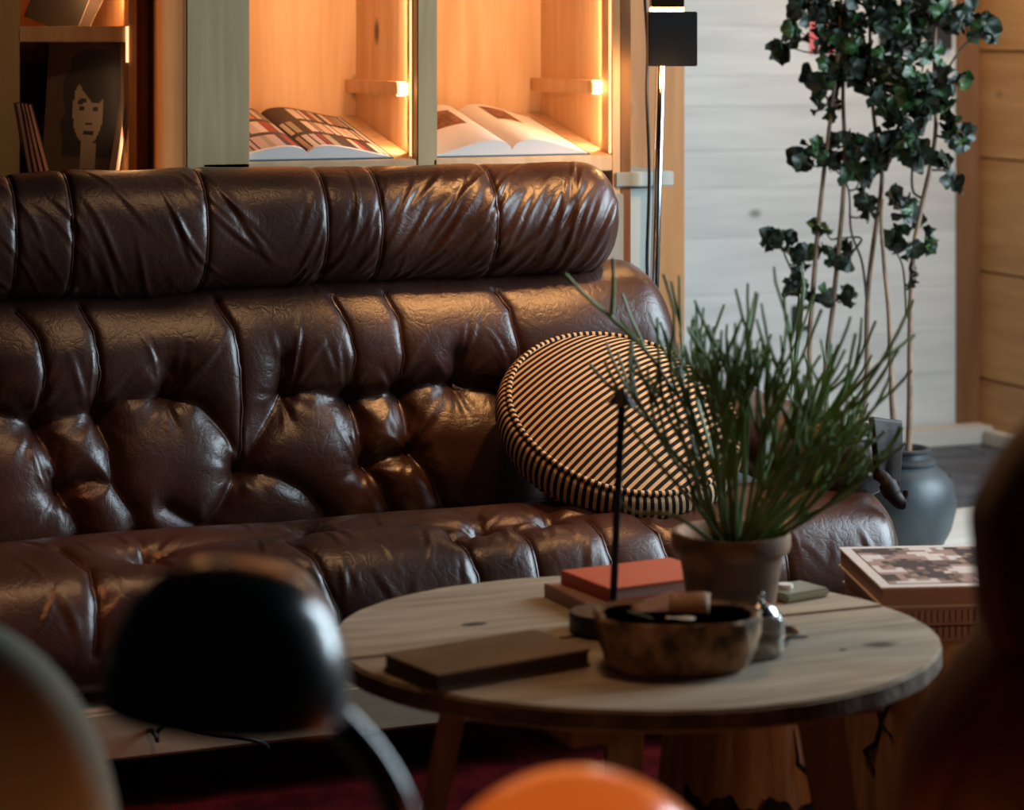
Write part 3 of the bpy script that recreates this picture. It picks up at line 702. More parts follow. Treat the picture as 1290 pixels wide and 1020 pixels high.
# ------------------------------------------------------------------ striped cushion
def cushion():
    c = W(787, 514, 4.82); R_ = .229; th = .037
    tocam = (Vector((0, 0, H))-c).normalized(); upv = Vector((0, 0, 1)); upv = (upv-tocam*upv.dot(tocam)).normalized(); rt = upv.cross(tocam)
    ang = math.radians(51); pd = (upv*math.cos(math.radians(-17))+rt*math.sin(math.radians(17))).normalized()
    n = tocam*math.cos(ang)+pd*math.sin(ang); e1 = rt-n*rt.dot(n); e1.normalize(); e2 = n.cross(e1)
    c = c-n*.045
    root = thing('round_cushion', 'round black and tan striped cushion leaning on the brown sofa', 'cushion', c)
    def lath(prof, name, ufun, smooth=True, mat='stripe'):
        N_ = 96; me = bpy.data.meshes.new(name); V = []; UV = []
        for i, (r, z) in enumerate(prof):
            for k in range(N_+1):
                a = 2*PI*k/N_; x, y = r*math.cos(a), r*math.sin(a)
                V.append(e1*x+e2*y+n*z); UV.append(ufun(x, y, a, z))
        Fc = [(i*(N_+1)+k, i*(N_+1)+k+1, (i+1)*(N_+1)+k+1, (i+1)*(N_+1)+k) for i in range(len(prof)-1) for k in range(N_)]
        me.from_pydata(V, [], Fc); uv = me.uv_layers.new(name='UVMap')
        for l in me.loops: uv.data[l.index].uv = UV[l.vertex_index]
        me.materials.append(M[mat]); me.polygons.foreach_set('use_smooth', [True]*len(me.polygons)); me.validate()
        bm = bmesh.new(); bm.from_mesh(me); bmesh.ops.remove_doubles(bm, verts=bm.verts, dist=.0002); bmesh.ops.recalc_face_normals(bm, faces=bm.faces); bm.to_mesh(me); bm.free()
        o = bpy.data.objects.new(name, me); COL.objects.link(o); o.parent = root; return o
    sa = math.radians(51); ca_, sa_ = math.cos(sa), math.sin(sa)
    fu = lambda x, y, a, z: (-x*sa_+y*ca_+1, 0)
    dome = [(R_*q, th+.055*(1-q**2.3)) for q in np.linspace(0.001, 1, 24)]
    lath(dome, 'front_panel', fu)
    lath([(r, -z) for r, z in dome], 'back_panel', fu)
    per = 2*PI*R_/round(2*PI*R_/.0138)
    band = [(R_+.020*(1-(z/th)**2)**.5 if abs(z) < th else R_, z) for z in np.linspace(-th, th, 13)]
    lath(band, 'side_band', lambda x, y, a, z: (a*R_*(.0138/per)+z*.15, 0))
    for s in (1, -1):
        tor = [(R_+.006*math.cos(t)+.001, s*th+.006*math.sin(t)) for t in np.linspace(0, 2*PI, 9)]
        lath(tor, 'piping', lambda x, y, a, z: (a*R_*1.0, 0))
cushion()

# ------------------------------------------------------------------ round wooden table
TZ = .42; TC = cw((800-645)/F*3.70, 3.70, 0); TA, TB, TT_ = .455, .415, .032
table = thing('round_table', 'round weathered plank table with splayed legs before the sofa', 'table', (TC.x, TC.y, 0))
def tabletop():
    n = 220; jit = [1+.004*math.sin(5*2*PI*k/n+1)+.0016*math.sin(23*2*PI*k/n)+.001*math.sin(41*2*PI*k/n+2) for k in range(n)]
    pts = []
    for k in range(n):
        a = 2*PI*k/n; xr, dd = TA*jit[k]*math.cos(a), TB*jit[k]*math.sin(a); w = cw(xr, dd, 0); pts.append((TC.x+w.x, TC.y+w.y))
    ysp = hitZ(770, 796, TZ).y
    def clip(poly, y, keep_above):
        out = []
        for (a, b_) in zip(poly, poly[1:]+poly[:1]):
            ia, ib = (a[1] > y) == keep_above, (b_[1] > y) == keep_above
            if ia: out.append(a)
            if ia != ib:
                t = (y-a[1])/(b_[1]-a[1]); out.append((a[0]+(b_[0]-a[0])*t, y))
        return out
    obj('plank', MB().prism(clip(pts, ysp+.003, True), TZ-TT_, TZ), ['table_wood', 'table_edge'], table, bevel=.004)
    obj('plank', MB().prism(clip(pts, ysp-.003, False), TZ-TT_, TZ-.001), ['table_wood', 'table_edge'], table, bevel=.004)
    # knots: shallow dark plugs let into the wood
    for px, py, rx in ((597, 786, .016), (1005, 802, .012), (1062, 818, .004)):
        k_ = hitZ(px, py, TZ); obj('knot', MB().lathe([(rx, 0), (rx*.8, .0008), (.0001, .0006)], (k_.x, k_.y, TZ-.0004), 16, squash=(1.5, .7)), 'bark', table)
    # cleats under the top
    for dx in (-.20, .22):
        obj('cleat', MB().box((TC.x+dx-.035, TC.y-.30, TZ-TT_-.035), (TC.x+dx+.035, TC.y+.30, TZ-TT_)), 'table_leg', table, bevel=.004)
tabletop()
def tleg(top_px, bot_px, D, w0, w1, bD=None):
    a = W(top_px[0], top_px[1], D); b_ = W(bot_px[0], bot_px[1], bD or D)
    # extend to floor
    d = b_-a; t = (.013-a.z)/d.z; e = a+d*t; a = a+d*((TZ-TT_-a.z)/d.z)
    mb = MB(); V = []
    for p, w in ((a, w0), (e, w1)):
        rt = Vector((CT, -ST, 0)); fw = Vector((ST, CT, 0))
        V += [p-rt*w-fw*w, p+rt*w-fw*w, p+rt*w+fw*w, p-rt*w+fw*w]
    mb.add(V, [(3,2,1,0),(4,5,6,7),(0,1,5,4),(1,2,6,5),(2,3,7,6),(3,0,4,7)])
    obj('leg', mb, 'table_leg', table, bevel=.005)
tleg((569, 905), (548, 1010), 3.62, .020, .017)
tleg((1033, 905), (1050, 1010), 3.50, .033, .026)
tleg((786, 915), (783, 1000), 3.95, .034, .028)

# ------------------------------------------------------------------ things on the table
# leafless green plant in terracotta
pD = 3.74; pc = cw((921-645)/F*pD, pD, TZ)
pot = thing('potted_succulent', 'terracotta pot of thin leafless green sticks on the round table', 'plant', pc)
prof = [(.058, .002), (.062, .006), (.078, .110), (.081, .115), (.088, .119), (.0905, .127), (.0905, .142), (.088, .148), (.082, .148), (.078, .142), (.073, .120), (.072, .115), (.0001, .115)]
obj('pot', MB().lathe(prof, pc, 48), 'terracotta', pot)
obj('soil', MB().lathe([(.073, .119), (.05, .127), (.02, .129), (.0001, .128)], pc, 24), 'soil', pot)
sa_ = thing('saucer', 'small dark glazed saucer beside the terracotta pot', 'saucer', cw((976-645)/F*3.66, 3.66, TZ))
obj('dish', MB().lathe([(.018, .001), (.022, .003), (.034, .010), (.038, .016), (.036, .016), (.031, .011), (.016, .006), (.0001, .005)], sa_.location, 32), 'dark_saucer', sa_)
R3 = random.Random(21)
def stick_plant():
    org = pc+Vector((0, 0, .126)); rt = Vector((CT, -ST, 0)); fw = Vector((ST, CT, 0)); up = Vector((0, 0, 1))
    mains = []
    def grow(mb, p, d, L, r, depth):
        n = 4; pts = [p]; q = p.copy(); dd = d.normalized()
        for i in range(n):
            dd = (dd+Vector((R3.gauss(0, .06), R3.gauss(0, .06), .05))).normalized(); q = q+dd*(L/n); pts.append(q.copy())
        mb.tube(pts, [r, r*.97, r*.95, r*.92, r*.80], 5)
        if depth == 0: return
        for k in range(R3.choice([2, 2, 2, 3])):
            s = R3.uniform(.2, .62); ax = Vector((R3.gauss(0, 1), R3.gauss(0, 1), R3.gauss(0, .35)))
            nd = (dd+ax.normalized()*s+Vector((0, 0, .06))).normalized()
            grow(mb, pts[R3.choice([3, 4, 4])], nd, L*R3.uniform(.62, .95), r*.86, depth-1)
    # direction (right, away, up) of each main stem and its length
    specs = [(-.55,.0,1,.12,3), (-.32,.1,1,.13,3), (-.22,-.2,1,.12,3), (-.05,.1,1,.12,3), (.1,-.1,1,.13,3), (.25,.15,1,.13,3), (.40,-.1,1,.13,3), (.55,.2,.9,.13,3),
             (.75,-.1,.9,.12,3), (.95,.1,.75,.12,3), (1.0,-.2,.5,.11,3), (.1,.3,1,.13,3), (-.1,-.3,1,.11,3), (.5,.35,1,.12,3), (.68,-.3,.65,.10,3), (.32,-.35,.8,.10,3), (.2,.0,.9,.11,3), (.55,.05,1.,.12,3), (.78,.15,.6,.11,3), (.4,.3,.7,.10,3), (1.1,.1,.40,.10,3), (.9,-.3,.35,.09,3), (1.05,.3,.6,.12,3), (.6,.1,.5,.10,3), (-.15,.2,1,.12,3), (.0,.0,1,.12,3)]
    for a, b_, c_, L, dp in specs:
        mb = MB(); d = rt*a+fw*b_+up*c_
        grow(mb, org+rt*(a*.028)+fw*(b_*.028)-up*.004, d, L, .0042, dp)
        obj('stem', mb, 'stem_green', pot)
    for poly in ([(905,690),(862,560),(835,470),(770,400),(740,375),(712,345)], [(770,400),(773,360),(772,325)], [(900,690),(880,560),(845,470),(850,400),(836,345)],
                 [(915,690),(880,640),(835,590),(800,545),(785,525)], [(910,690),(850,650),(800,645),(775,625)], [(890,600),(840,520),(830,450),(828,400)],
                 [(930,690),(985,600),(1040,560),(1075,548)], [(945,690),(1010,580),(1080,500),(1125,430),(1150,378)], [(940,690),(1020,560),(1095,470),(1152,422)], [(1040,530),(1090,500),(1132,440)], [(940,690),(990,600),(1055,510),(1078,420)], [(935,690),(960,560),(1010,450),(1035,390)], [(1000,580),(1060,560),(1102,554)], [(945,690),(1000,625),(1060,600),(1092,572)], [(960,630),(1010,605),(1040,570),(1050,545),(1047,600)]):
        pts = sp3([W(x, y, pD-.05+.03*math.sin(x*.05)) for x, y in poly], 16)
        obj('stem', MB().tube(pts, [.0036]*6+[.0031]*6+[.0026]*4, 6), 'stem_green', pot)
stick_plant()
# slim black table lamp
lc = cw((772-645)/F*3.72, 3.72, TZ)
tl_ = thing('slim_table_lamp', 'slim black stick lamp with a tiny cone head on the table', 'lamp', lc)
obj('base', MB().lathe([(.052, .0005), (.054, .003), (.054, .028), (.052, .031), (.0001, .031)], (lc.x-.012*CT, lc.y+.012*ST, TZ), 40), 'black_matt', tl_)
ptop = W(784, 492, 3.70); pb = Vector((lc.x, lc.y, TZ+.033))
obj('pole', MB().tube([pb, ptop], .0058, 12), 'black_matt', tl_)
hd = MB(); ax = (W(803, 512, 3.69)-W(766, 506, 3.71)).normalized()
cn = ptop-Vector((0, 0, .010))
V = [cn+Vector((0, 0, .016))]; hn = 20; rt = Vector((CT, -ST, 0)); fw = Vector((ST, CT, 0))
for k in range(hn):
    a = 2*PI*k/hn; V.append(cn+rt*(.024*math.cos(a))+fw*(.024*math.sin(a))+Vector((0, 0, -.010-.003*math.cos(a))))
hd.add(V, [(0, 1+k, 1+(k+1) % hn) for k in range(hn)]+[tuple(range(1, hn+1))]); obj('lamp_head', hd, 'black', tl_, smooth=False)
# rough bowl
bc = cw((853-645)/F*3.52, 3.52, TZ)
bowl = thing('rough_bowl', 'rough bark-sided wooden bowl of papers at the table front', 'bowl', bc)
def wob(a, i): return (abs(math.cos(a))**2.8+abs(math.sin(a))**2.8)**(-1/2.8)*(.985+.025*math.sin(3*a+.6)+.016*math.sin(11*a+i*1.3)+.014*math.sin(23*a+i*2.1))
ca = Vector((CT, -ST, 0))
def bowl_lathe(name, prof, mat):
    mb = MB().lathe(prof, (0, 0, 0), 72, squash=(1, .68), wob=wob)
    mb.v = [tuple(cw(x, y, z)+Vector((bc.x, bc.y, TZ))) for x, y, z in mb.v]; return obj(name, mb, mat, bowl)
bowl_lathe('shell', [(.094, .001), (.104, .007), (.112, .028), (.118, .052), (.121, .073), (.116, .077), (.108, .072)], 'bowl')
bowl_lathe('hollow', [(.108, .072), (.100, .050), (.085, .030), (.0001, .026)], 'bowl_in')
R4 = random.Random(5)
def bowlthing(name, label, cat, mat, c, rx, ry, rz, eul, bend=0.):
    mb = MB(); n = 6; V = []
    for i in range(n+1):
        for j in range(3):
            u, v = i/n-.5, j/2-.5; V.append((u*2*rx, v*2*ry, bend*math.sin(u*4)))
    mb.add(V, [(i*3+j, (i+1)*3+j, (i+1)*3+j+1, i*3+j+1) for i in range(n) for j in range(2)]); mb.smooth = True
    o = obj(name, mb, mat); o.location = c; o.rotation_euler = eul
    md = o.modifiers.new('thickness', 'SOLIDIFY'); md.thickness = rz; return tag(o, label, cat)
bz = TZ+.062
bowlthing('folded_paper', 'tan folded paper standing in the rough bowl', 'paper', 'tan_paper', cw((868-645)/F*3.54, 3.54, bz+.022), .028, .016, .002, (.9, .2, -.3), .01)
bowlthing('folded_paper', 'brown flat paper packet at the back of the rough bowl', 'paper', 'pinkish', cw((830-645)/F*3.55, 3.55, bz+.012), .036, .020, .003, (.5, -.1, .2), .004)
bowlthing('paper_packet', 'pale yellow packet in the middle of the rough bowl', 'paper', 'sp6', cw((856-645)/F*3.49, 3.49, bz+.006), .020, .012, .003, (.3, .2, -.5), .004)
bowlthing('green_pen', 'thin dark green pen lying across the rough bowl', 'pen', 'leaf_light', cw((816-645)/F*3.50, 3.50, bz+.012), .030, .003, .004, (0, .25, -.6))
# glass beaker and silver cruet beside the bowl
gm = bpy.data.materials.new('clear_glass'); gm.use_nodes = True; gb = gm.node_tree.nodes['Principled BSDF']
gb.inputs['Transmission Weight'].default_value = .9; gb.inputs['Roughness'].default_value = .03; gb.inputs['Base Color'].default_value = (.8, .78, .72, 1); M['glass'] = gm
gc = cw((958-645)/F*3.58, 3.58, TZ)
gl = thing('glass_jar', 'low clear glass jar with a bright stopper between bowl and pot', 'jar', gc)
obj('body', MB().lathe([(.028, .001), (.034, .004), (.036, .050), (.030, .060), (.028, .060), (.033, .048), (.031, .007), (.0001, .005)], gc, 32), 'glass', gl)
obj('stopper', MB().lathe([(.026, .0605), (.022, .070), (.010, .074), (.004, .079), (.0065, .085), (.004, .091), (.0001, .092)], gc, 24), 'silver', gl)
# books on the table
def book(label, c, w, d, h, yaw, cover, pages, name='book', group=None, round_=False, mid=None):
    r = thing(name, label, 'book', c, group, yaw)
    obj('cover', MB().box((-w/2, -d/2, 0), (w/2, d/2, .003)), cover, r, local=True, bevel=.0008)
    obj('page_block', MB().box((-w/2+.004, -d/2+.003, .003), (w/2-.003, d/2-.003, h-.003)), pages, r, local=True)
    obj('cover', MB().box((-w/2, -d/2, h-.003), (w/2, d/2, h)), cover, r, local=True, bevel=.0008)
    obj('spine', MB().box((-w/2-.003, -d/2, 0), (-w/2, d/2, h)), cover, r, local=True, bevel=.0008)
    return r
b1 = cw((800-645)/F*3.92, 3.92, TZ)
book('thick tan book under the orange red book by the pot', b1, .235, .17, .022, math.radians(-22+24), 'pinkish', 'pinkish')
book('orange red covered book on top of the thick tan book', b1+Vector((.012, .002, .022)), .205, .15, .022, math.radians(-22+29), 'orange_cover', 'pinkish')
bd = cw(-.035, 3.505, TZ)
nb = thing('notebook', 'olive brown closed notebook lying at the near edge of the table', 'book', bd, None, math.radians(12))
obj('cover', MB().box((-.130, -.072, 0), (.130, .072, .004)), 'board', nb, local=True, bevel=.001)
obj('page_block', MB().box((-.127, -.069, .004), (.127, .069, .020)), 'cover_brown', nb, local=True)
obj('cover', MB().box((-.130, -.072, .020), (.130, .072, .024)), 'board', nb, local=True, bevel=.001)
gt = cw((1000-645)/F*3.95, 3.95, TZ)
gt_ = thing('glass_dish', 'small square grey green dish behind the terracotta pot', 'dish', gt)
obj('dish', MB().obox(gt+Vector((0, 0, .008)), (.045, .01, 0), (-.008, .035, 0), (0, 0, .007)), 'green_glass', gt_, bevel=.004)
obj('candle', MB().lathe([(.012, .0155), (.012, .022), (.0001, .022)], gt+Vector((-.015, 0, 0)), 16), 'paper', gt_)

# ------------------------------------------------------------------ stumps and the big books
def stump(label, c, r0, r1, h, cracks=0, hollow=False):
    r = thing('wood_stump', label, 'stump', c)
    wb_ = lambda a, i: 1+.05*math.sin(3*a+1)+.03*math.sin(5*a+2)+.015*math.sin(17*a)
    obj('trunk', MB().lathe([(r0, .0), (r0*.99, h*.3), (r1, h*.7), (r1*.99, h-.01), (r1*.95, h), (.0001, h)], c, 64, wob=wb_), 'stump', r)
    RR = random.Random(int(c.x*100))
    for k in range(cracks):
        a0 = math.atan2(-c.y, -c.x)+RR.uniform(-1.0, 1.0); pts = []; a = a0; z = RR.uniform(.02, h*.5)
        for q in range(7):
            t = z/h; rr_ = (r0+(r1-r0)*min(1, max(0, (t-.3)/.4)))*(1+.05*math.sin(3*a+1)+.03*math.sin(5*a+2)+.015*math.sin(17*a))
            pts.append(c+Vector((math.cos(a)*rr_, math.sin(a)*rr_, z))); a += RR.uniform(-.16, .16); z = min(h-.012, z+RR.uniform(.01, .05))
        obj('crack', MB().tube(pts, [.002, .004, .005, .004, .004, .003, .001], 6), 'crack', r)
    if hollow:
        mb = MB(); n = 60; a0 = math.atan2(-c.y, -c.x); V = []
        for k in range(n+1):
            a = a0+.75*(k/n-.5)*2-.1; q = (1+.05*math.sin(3*a+1)+.03*math.sin(5*a+2)+.015*math.sin(17*a))*1.012
            V.append(c+Vector((math.cos(a)*r0*q, math.sin(a)*r0*q, .001))); V.append(c+Vector((math.cos(a)*r0*q, math.sin(a)*r0*q, .112+.010*math.sin(k*.31+1)+.004*math.sin(k*.83))))
        mb.add(V, [(2*k, 2*k+2, 2*k+3, 2*k+1) for k in range(n)]); obj('burnt_foot', mb, 'crack', r)  # darker band round the front of the foot
    return r
s1 = cw((950-645)/F*3.98, 3.98, .013)
stump('rough brown stump with a dark burnt foot under the table', s1, .150, .135, .33, 2, True)
s2 = cw((1225-645)/F*4.22, 4.22, .013)
stump('cracked reddish brown stump carrying the stack of large books', s2, .225, .215, .313, 6)
M['book_photo'] = pm('cover_photo', (.34, .22, .16), .35, col2=(.10, .065, .055), vscale=9)
def big_book(label, zt, h, cover, photo, off, yaw):
    c = W(1213, 735, (H-.405)*F/(722-HOR)); c = Vector((c.x+off[0], c.y+off[1], zt))
    r = thing('large_book', label, 'book', c, 'large books on the stump', math.radians(-22+yaw))
    w, d = .36, .32
    obj('page_block', MB().box((-w/2+.004, -d/2+.003, .0035), (w/2-.003, d/2-.003, h-.0035)), pages, r, local=True)
    for z in (0, h-.0035): obj('cover', MB().box((-w/2, -d/2, z), (w/2, d/2, z+.0035)), cover, r, local=True, bevel=.0008)
    if photo:
        obj('cover_photo', MB().box((-w/2+.02, -d/2+.022, h), (w/2-.02, d/2-.02, h+.0006)), 'book_photo', r, local=True)
        RR = random.Random(4); mb = MB(); gx, gy = 26, 16
        val = [[math.sin(i*.55+j*.2)+.8*math.sin(j*1.1+2)+.7*math.sin(i*.23-j*.5)+RR.gauss(0, .55) for i in range(gx)] for j in range(gy)]
        V = [(-w/2+.021+(w-.042)*i/gx, -d/2+.023+(d-.046)*j/gy, h+.0009) for j in range(gy+1) for i in range(gx+1)]
        mb.add(V, [])
        for j in range(gy):
            for i in range(gx):
                a = j*(gx+1)+i; v_ = val[j][i]; mb.f.append((a, a+1, a+gx+2, a+gx+1)); mb.mi.append(0 if v_ < -.7 else 1 if v_ < .1 else 2 if v_ < .9 else 3)
        obj('cover_print', mb, ['sp5', 'book_photo', 'pinkish', 'sp1'], r, local=True, smooth=False)
    else:
        mb = MB()
        for k in range(34): mb.box((-w/2+.006+k*.0103, -d/2+.0005, .006), (-w/2+.0115+k*.0103, -d/2+.004, h-.006))
        obj('page_edges', mb, 'pinkish', r, local=True)
    return r
pages = 'pinkish'
z0 = .326
big_book('large plain book at the bottom of the stack on the stump', z0, .030, 'pinkish', False, (.01, .012), 3)
big_book('large book with a fluted edge in the middle of the stack', z0+.030, .030, 'pinkish', False, (.012, .0), 7)
big_book('large book with a bordered photo cover topping the stack', z0+.060, .034, 'sp1', True, (0, 0), 5)

# ------------------------------------------------------------------ floor lamp
fD = 5.52
lamp = thing('floor_lamp', 'chrome floor lamp with a black square head behind the sofa', 'lamp', cw((818-645)/F*fD, fD, 0))
p_top, p_bot = W(835, -10, fD), W(823, 420, fD); d = p_bot-p_top; p_floor = p_top+d*((0.02-p_top.z)/d.z)
lamp.location = (p_floor.x, p_floor.y, 0)
obj('pole', MB().tube([p_floor, p_top], .0105, 16), 'chrome', lamp)
obj('base', MB().lathe([(.06, .0), (.06, .016), (.055, .02), (.0001, .02)], (p_floor.x, p_floor.y, 0), 40), 'black_matt', lamp)
hcn = W(846, 49, fD-.07); hw = .0535; az = math.radians(-22)
e1 = Vector((math.cos(az), math.sin(az), 0)); e2 = Vector((-e1.y, e1.x, 0))
obj('lamp_head', MB().obox(hcn, e1*hw, e2*.05, (0, 0, .060)), 'black_matt', lamp, bevel=.002)
up_ = W(840, 0, fD-.06)
obj('upper_head', MB().obox(Vector((up_.x, up_.y, hcn.z+.070+.055)), e1*.036, e2*.04, (0, 0, .055)), 'bronze', lamp, bevel=.002)
obj('light_gap', MB().obox(Vector((up_.x, up_.y, hcn.z+.0645)), e1*.036, e2*.036, (0, 0, .005)), 'glow', lamp)
light('POINT', 'floor_lamp_light', tuple(hcn+Vector((-.03, -.03, -.085))), (0, 0, 0), 2.4, (1, .55, .20), .03)
cab_pts = [W(812, -10, fD+.02), W(816, 60, fD+.03), W(815, 120, fD+.02), W(818, 220, fD+.02), W(815, 330, fD+.02), W(816, 420, fD+.02), Vector((p_floor.x-.02, p_floor.y+.03, .03))]
obj('cord', MB().tube(sp3(cab_pts, 40), .0042, 8), 'cable', lamp)

# ------------------------------------------------------------------ leafy trees in pots
def leaf_mesh(seed):
    R = random.Random(seed); bm_ = MB(); V = [(0, 0, 0)]; n = 19
    for ring in (.55, 1.):
        for k in range(n):
            a = -2.5+5.0*k/(n-1); r = ring*(1+.07*math.sin(k*2.1+seed))*(.80+.20*math.cos(a))
            z = .62*ring**2*(.6+.4*math.cos(2*a))+.16*math.sin(k*1.3+seed)*ring
            V.append((r*math.cos(a)*.9+.12, r*math.sin(a), z))
    f = [(0, 1+k, 2+k) for k in range(n-1)]+[(1+k, 1+n+k, 2+n+k, 2+k) for k in range(n-1)]
    me = bpy.data.meshes.new('leaf'); me.from_pydata(V, [], f); me.polygons.foreach_set('use_smooth', [True]*len(me.polygons)); return me
leaves = []
for s in range(4):
    for m in ('leaf', 'leaf', 'leaf_light'):
        me = leaf_mesh(s); me.materials.append(M[m]); leaves.append(me)
tD = 6.20
CL = [(985,55,20),(1010,42,16),(1022,14,28),(1050,20,34),(1080,18,32),(1110,14,26),(1030,98,16),(1040,135,16),(1056,90,22),(1080,80,26),(1105,90,26),(1132,98,24),(1150,112,28),(1165,140,26),(1185,108,24),(1203,100,14),(1190,132,10),
      (1185,20,32),(1215,28,24),(1240,34,16),(1258,42,14),(1146,60,22),(1120,22,26),(1160,14,28),(1008,197,15),(1030,190,18),(1055,190,24),(1080,195,26),(1105,190,26),(1084,226,18),(1130,185,22),(1152,203,16),(1188,205,10),(1199,236,11),
      (1212,168,16),(1198,160,14),(1090,264,15),(1130,256,16),(1148,268,16),(1140,304,17),(1172,305,14),(962,301,10),(985,308,16),(1008,322,16),(1040,292,11),(1045,318,11),(1070,318,14),(1005,362,18),(1042,374,10),(1064,376,13),(1146,352,7),(1065,60,20),(1040,52,18),(1088,48,16),(1115,60,16),(1170,70,16),(1140,150,20),(1115,125,20)]
stemsA = [[(1040,640),(1020,470),(1027,330),(1037,225),(1046,150),(1058,40),(1060,-60)], [(1046,640),(1040,480),(1050,380),(1062,250),(1064,180),(1062,110),(1070,10),(1075,-50)],
          [(1055,640),(1089,505),(1092,400),(1096,340),(1108,253),(1111,220),(1100,138),(1096,40),(1098,-70)]]
twA = [[(1092,380),(1086,330),(1072,290),(1068,235),(1044,205)], [(1072,320),(1085,300),(1055,300)], [(995,500),(1002,440),(1006,370),(985,312)], [(1000,480),(1008,400),(1006,365)]]
stemsB = [[(1136,580),(1125,525),(1120,400),(1114,336),(1110,277),(1112,250)], [(1144,580),(1146,520),(1147,395),(1151,316),(1162,255),(1173,205),(1179,158),(1177,80),(1179,20),(1182,-60)]]
twB = [[(1150,340),(1143,400),(1138,340),(1128,315)], [(1162,250),(1150,240),(1150,205),(1160,150)], [(1172,214),(1200,216),(1200,232)], [(1178,110),(1195,85),(1212,60),(1240,35)]]
RT = random.Random(17)
def tree(label, stems, twigs, clusters, potc, potkind, D0):
    t = thing('potted_tree', label, 'plant', potc)
    if potkind:
        pr = [(.075, 0), (.085, .008), (.112, .06), (.124, .11), (.124, .135), (.116, .175), (.098, .200), (.072, .218), (.068, .221), (.074, .224), (.074, .231), (.066, .235), (.056, .238), (.054, .250), (.061, .255), (.061, .261), (.056, .263), (.050, .259), (.046, .248), (.050, .225), (.0001, .222)]
        if potkind == 2: pr = [(.09, 0), (.10, .01), (.125, .16), (.13, .18), (.125, .185), (.115, .17), (.0001, .165)]
        obj('pot', MB().lathe(pr, potc, 56), 'glaze' if potkind == 1 else 'terracotta', t)
    tracks = []
    for i, s in enumerate(stems):
        P_ = sp3([W(x, y, D0+.03*i-.02) for x, y in s], 40); n = len(P_); tracks += P_
        obj('stem', MB().tube(P_, [.0085-.0045*k/n for k in range(n)], 8), 'trunk', t)
    for s in twigs:
        P_ = sp3([W(x, y, D0+.01) for x, y in s], 18); tracks += P_; obj('twig', MB().tube(P_, [.0036-.0015*k/18 for k in range(18)], 6), 'twig', t)
    for (x, y, r) in clusters:
        c = W(x, y, D0+RT.uniform(-.05, .05))
        near = min(tracks, key=lambda p: (p-c).length+.6*max(0, p.z-c.z+.02))
        if (near-c).length > .025:
            mid = near.lerp(c, .55)+Vector((0, 0, -.012)); obj('twig', MB().tube(sp3([near, mid, c], 6), [.0028, .0026, .0024, .002, .0018, .0015], 5), 'twig', t)
        for k in range(max(2, int(r*r/(58 if y < 62 else 40))+1)):
            a = RT.uniform(0, 2*PI); q = r*math.sqrt(RT.random())*.85
            o = bpy.data.objects.new('leaf', RT.choice(leaves)); COL.objects.link(o); o.parent = t
            o.location = W(x+q*math.cos(a), y+q*math.sin(a), D0+RT.uniform(-.07, .07))-t.location
            o.rotation_euler = (RT.uniform(.3, 2.2), RT.uniform(-.7, .7), RT.uniform(0, 6.28)); s_ = RT.uniform(.75, 1.2)*.0315; o.scale = (s_, s_, s_)
cA = cw((1048-645)/F*6.24, 6.24, .021); cB = cw((1142-645)/F*6.20, 6.20, .021)
tree('leafy tree on three tall bare stems standing behind the sofa arm', stemsA, twA, [c for c in CL if c[0] < 1113], cA, 2, 6.26)
tree('leafy tree in the round blue grey glazed pot', stemsB, twB, [c for c in CL if c[0] >= 1113], cB, 1, 6.20)

# ------------------------------------------------------------------ foreground
# a low side table below the frame carries the two lamps
sc_ = cw(.0, 1.95, 0)
st_ = thing('side_table', 'round dark side table under the black and orange lamps', 'table', sc_)
obj('tabletop', MB().lathe([(.0001, .43), (.33, .43), (.335, .436), (.335, .448), (.33, .45), (.0001, .45)], sc_, 56), 'black_matt', st_)
obj('column', MB().lathe([(.03, .02), (.03, .43)], sc_, 24), 'black_matt', st_)
obj('foot', MB().lathe([(.2, .013), (.2, .02), (.03, .03), (.0001, .03)], sc_, 40), 'black_matt', st_)
# black dome lamp
bD = 1.92
dl = thing('dome_lamp', 'glossy black dome lamp on a curved stem, nearest the camera', 'lamp', cw((560-645)/F*bD, bD, .45))
dc = W(283, 888, bD); Rr = .0975; hgt = .112
dome = [(Rr*1.0, .0), (Rr*1.0, .004), (Rr*.985, .022), (Rr*.93, .048), (Rr*.80, .078), (Rr*.58, .100), (Rr*.30, .110), (.0001, .112)]
inner = [(r*.97 if r > .001 else r, z*.96-.0005) for r, z in dome][::-1]
dm_ = MB().lathe(dome+inner, (0, 0, 0), 64)
rt = Vector((CT, -ST, 0)); fw = Vector((ST, CT, 0))
rot = Matrix.Rotation(math.radians(4), 3, fw)
dm_.v = [tuple(rot @ Vector(p)+dc) for p in dm_.v]
obj('shade', dm_, 'black', dl)
st = [W(395, 870, bD+.02), W(425, 905, bD+.02), W(465, 950, bD+.02), W(497, 1005, bD+.02), W(520, 1080, bD+.02), W(540, 1200, bD+.015), W(555, 1400, bD+.01)]
e = st[-1]; st.append(Vector((e.x, e.y, .46)))
sm = sp3(st, 60); obj('stem', MB().tube(sm, .0135, 16), 'black', dl)
obj('bulb_holder', MB().tube([dc+Vector((0, 0, .03)), dc+Vector((0, 0, .108))], .02, 16), 'black_matt', dl)
obj('stem', MB().tube(sp3([dc+Vector((0, 0, .04)), dc+rt*.05+Vector((0, 0, .03)), st[0]], 12), .011, 12), 'black', dl)
obj('base', MB().lathe([(.075, .0), (.075, .010), (.07, .014), (.0001, .016)], (e.x, e.y, .4505), 40), 'black', dl)
